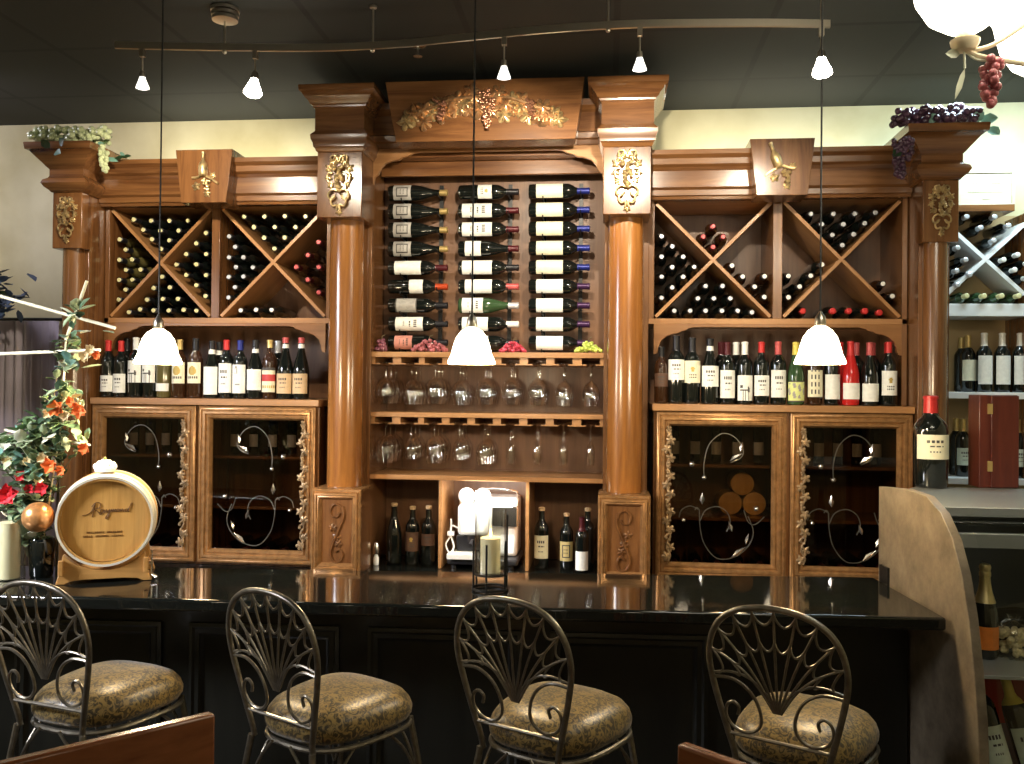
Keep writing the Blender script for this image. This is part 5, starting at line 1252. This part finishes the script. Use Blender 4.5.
# things on top
p = aty(930, 490, -.70)
def standing(px, Y, z): q = aty(px, 450, Y); return (q.x, Y, z)
b = bottle(standing(930.5, -.62, zt+.0005), 'large magnum wine bottle with red capsule and cream label on top of the display case', 'bordeaux', 'bottle', ('c_red', .245), ('l_cream', .095, .175, 'text'), None, sc=1.27, name='magnum_bottle')
b.scale = (1.72, 1.72, 1.19)
q = standing(993, -.55, zt+.0005)
t2 = thing('wooden_bottle_box', 'tall reddish brown wooden bottle box with brass hinges on top of the display case', 'box', q)
obj('body', MB().box(-.072, .072, -.05, .06, 0, .365), M['redbox'], t2, bev=.003)
obj('lid_front', MB().box(-.030, .0725, -.060, -.0505, .003, .362), M['redbox'], t2, bev=.002)
for z in (.065, .29): obj('hinge', MB().box(-.042, -.026, -.0615, -.0505, z, z+.04), M['c_gold'], t2)
# inside the case
bottle((aty(985, 600, -1.22).x, -1.22, .7675), 'champagne bottle with gold foil and orange label inside the display case', 'champagne', 'bottle', ('c_champ', .195, .34), ('l_orange', .035, .115, 'none'), None, sc=.92, name='champagne_bottle')
q = aty(1014, 630, -1.20)
t3 = thing('snack_bag', 'clear bag of pale crackers on the upper shelf of the display case', 'food package', (q.x, -1.20, .7675))
mb = MB(); rr = random.Random(6)
for k in range(60):
    mb.sphere((rr.uniform(-.045, .045), rr.uniform(-.03, .03), .012+rr.uniform(0, .075)), .0115, 7, 5)
obj('crackers', mb, M['food'], t3)
obj('clear_wrap', MB().lathe([(0, 0), (.056, .001), (.062, .03), (.06, .07), (.03, .105), (.012, .115), (.022, .135)], 20), M['clearglass'], t3)
q = aty(1000, 600, -1.05)
t4 = thing('dark_tray', 'dark shiny tray lying on the upper shelf of the display case', 'tray', (q.x+.06, -1.03, .7675))
mb = MB(); mb.box(-.13, .13, -.07, .07, 0, .010); obj('base', mb, M['blackplastic'], t4, bev=.003)
mb = MB(); mb.lathe([(0, .011), (.07, .011), (.10, .03), (.095, .08), (.05, .115), (0, .125)], 24, 0, Matrix.Diagonal((1.2, .65, 1, 1))); obj('dome_lid', mb, M['bottle'], t4)
for k, (px, cap) in enumerate(((960, 'c_silver'), (992, 'c_black'), (1024, 'c_yellow'))):
    q = aty(px, 715, -1.30)
    rot = Matrix.Rotation(radians(-12), 4, 'Y') @ Matrix.Rotation(radians(-14), 4, 'X')
    bottle((q.x+.03, -1.30, .4300), ['leaning white wine bottle in the case, mostly behind the end panel', 'leaning wine bottle with pale green label on the lower case shelf', 'leaning wine bottle with yellow neck on the lower case shelf', 'leaning red capped wine bottle at the right edge of the lower case shelf'][k], 'bordeaux', 'bottle', (cap, .21), ('l_palegreen', .02, .14, 'text'), None, rot=rot.to_euler(), group='bottles leaning inside the display case')

# ------------------------------------------------------------------ wall shelf unit at far right
t = thing('wall_shelving', 'white and tan wall shelving with crossed wine bins at far right behind the display case', 'shelving unit', (2.6, .2, 0))
L0 = Vector((2.6, .2, 0)); x0, x1 = 2.115, 2.66
M['tan_panel'] = plain('tan_back_panel', (.46, .33, .16), .6, noise=.1, nscale=4)
def part(name, a, b, y0, y1, z0, z1, mat, bev=.002): m = MB(); m.box(a, b, y0, y1, z0, z1); return obj(name, rebase(m, L0), M[mat], t, bev=bev)
part('back_panel', x0, 3.2, .435, .447, .8, 2.525, 'tan_panel')
part('top_board', x0, 2.497, .17, .434, 2.497, 2.53, 'wood_h')
part('side_panel', x0, x0+.02, .2, .434, .8, 2.496, 'white_shelf')
part('divider', 2.56, 2.58, .2, .434, 2.06, 2.496, 'wood_v'); part('divider', 2.565, 2.585, .2, .434, 1.2, 1.999, 'wood_v')
for z0, z1 in ((2.0, 2.06), (1.605, 1.637), (1.195, 1.225), (.8, .83)): part('shelf', x0+.021, 3.2, .20, .434, z0, z1, 'white_shelf')
cx, cz = aty(986, 259, .2).x, aty(986, 259, .2).z
for s in (1, -1):
    m = MB(); m.box(-.245, .245, .203+(.001 if s > 0 else 0), .43, -.009, .009); o = obj('cross_divider', m, M['white_shelf'], t, (cx-L0.x, -.2, cz)); o.rotation_euler = (0, s*radians(43.5), 0)
def lying(px, py, label, cap, glass='bottle', kind='lean'):
    p = aty(px, py, .19); bottle((p.x, .425, max(p.z, 2.0955 if py > 290 else 0)), label, kind, glass, (cap, .25), rot=(pi/2, 0, 0), group=label.replace('bottle', 'bottles'), sc=.82)
for (x, y) in ((966, 217), (980, 228), (994, 217), (1008, 226), (993, 241)): lying(x, y, 'dark bottle lying in top triangle of the white crossed bin at far right', 'c_silver')
for (x, y) in ((1003, 260), (1017, 255), (1014, 270), (1028, 263), (1026, 278)): lying(x, y, 'dark bottle lying in right triangle of the white crossed bin at far right', 'c_white')
for (x, y) in ((957, 248), (965, 260), (956, 271), (969, 275), (957, 285)): lying(x, y, 'bottle with pale bluish foil lying in left triangle of the far right bin', 'c_silver', 'bottle')
for x in (966, 983.5, 1001, 1018, 1035): lying(x, 300, 'green bottle lying on the white shelf board below the far right crossed bin', 'c_palecork', 'bottle_green')
def up(px, Y, z, label, cap, lab, sc=.95, gl='bottle'):
    bottle((aty(px, 400, Y).x, Y, z), label, 'bordeaux', gl, cap, lab, sc=sc, group='upright bottles on the far right shelving')
for px, n in ((984, 'left'), (1002, 'middle'), (1020, 'right')): up(px, .262, 1.6375, 'white capped bottle with large white label on the upper far right shelf, %s one' % n, ('c_white', .235), ('l_white', .04, .185, 'none'))
up(968, .30, 1.6375, 'bottle with gold capsule and cream label, first on the upper far right shelf', ('c_gold', .235), ('l_cream', .06, .17, 'none'), .92)
up(961, .37, 1.6375, 'dark bottle behind the gold capped one on the upper far right shelf', ('c_gold', .24), None, .9)
up(963, .30, 1.2255, 'gold capped bottle with pale green label left of the wooden bottle box', ('c_gold', .235), ('l_palegreen', .06, .15, 'text'), .93)
up(956.5, .38, 1.2255, 'dark gold capped bottle in the back row left of the wooden bottle box', ('c_gold', .235), None, .93)
up(1018, .262, 1.2255, 'gold capped bottle with pale green label right of the wooden bottle box', ('c_gold', .235), ('l_palegreen', .06, .15, 'text'), .93)
# pale wooden wine crate end on top of it
a, b = aty(958, 203, .22), aty(1015, 170, .22)
t = thing('wine_crate', 'pale wooden wine crate with faint printing, on top of the far right shelving', 'crate', ((a.x+b.x)/2, .22, 2.5305))
w = (b.x-a.x)/2; hgt = b.z-2.5305
obj('box', MB().box(-w, w, .004, .20, 0, hgt), M['crate'], t, bev=.003)
mb = MB(); mb.frame(-w, w, 0, hgt, [(0, .004), (0, -.002), (.012, -.002), (.014, .0035)]); obj('edge_frame', mb, M['crate'], t)
rr = random.Random(1)
for z, n, s in ((hgt*.66, 10, .55), (hgt*.42, 14, .62)):
    mb = MB()
    for k in range(n):
        x = -w*s+2*w*s*k/n; mb.box(x, x+w*s*1.2/n, .002, .0035, z-.004, z+.004+.006*(k % 3 == 0))
    obj('printed_line', mb, M['printfaint'], t)
mb = MB(); mb.box(-.015, .02, .002, .0035, hgt*.2, hgt*.23); obj('printed_line', mb, M['printfaint'], t)

# ------------------------------------------------------------------ shelf strip light and added fill lights
def area(name, loc, aim, sx, sy, e, col):
    l = bpy.data.lights.new(name, 'AREA'); l.shape = 'RECTANGLE'; l.spread = radians(55) if 'daylight' in name else pi; l.size = sx; l.size_y = sy; l.energy = e; l.color = col
    o = bpy.data.objects.new(name, l); COL.objects.link(o); o.location = loc; o.rotation_euler = (Vector(aim)-Vector(loc)).to_track_quat('-Z', 'Y').to_euler()
for x, y, e in ((-1.9, -4.9, 7), (.2, -5.4, 7), (2.2, -4.9, 7), (-.6, -4.6, 3.5), (1.3, -4.5, 3.5)):
    l = bpy.data.lights.new('rear_highlight_fill', 'POINT'); l.energy = e; l.color = (1, .86, .64); l.shadow_soft_size = .07
    o = bpy.data.objects.new('rear_highlight_fill', l); COL.objects.link(o); o.location = (x, y, 2.35)  # unseen point lights added behind the camera for highlights on glass and bottles
area('window_daylight', (-3.1, -2.9, 2.4), (-1.35, -1.25, 1.15), .8, .6, 22, (.90, .92, 1))  # unseen cool area light added to brighten the flowers and barrel
area('left_wall_fill', (-2.75, -.5, 3.0), (-2.65, .4, 1.75), .4, .15, 7, (.93, .88, 1))  # added area light without a fitting, lifts the far left wall
area('cubby_fill', (.02, -.05, 1.17), (.02, .12, .85), .25, .03, 3.2, (1, .95, .88))  # added area light that overexposes the espresso machine, no lamp there
area('shelf_strip_light', (2.45, -.15, 3.0), (2.4, .35, 1.9), .9, .12, 18, (.72, .93, 1))
for x in (-1.4, 0, 1.4):
    l = bpy.data.lights.new('upper_wall_fill', 'AREA'); l.shape = 'RECTANGLE'; l.size = .9; l.size_y = .05; l.energy = 2.2; l.color = (1, .95, .76)
    o = bpy.data.objects.new('upper_wall_fill', l); COL.objects.link(o); o.location = (x, .33, 2.78); o.rotation_euler = (pi, 0, 0)  # area lights without fittings, added to brighten the wall above the cornice
w = bpy.data.worlds.new('room_fill'); S.world = w; w.use_nodes = True
w.node_tree.nodes['Background'].inputs[0].default_value = (.02, .018, .015, 1); w.node_tree.nodes['Background'].inputs[1].default_value = 1
vs = S.view_settings; S.display_settings.display_device = 'sRGB'
vs.view_transform = 'Standard'; vs.look = 'None'; vs.gamma = 1; vs.use_curve_mapping = False; vs.exposure = .25
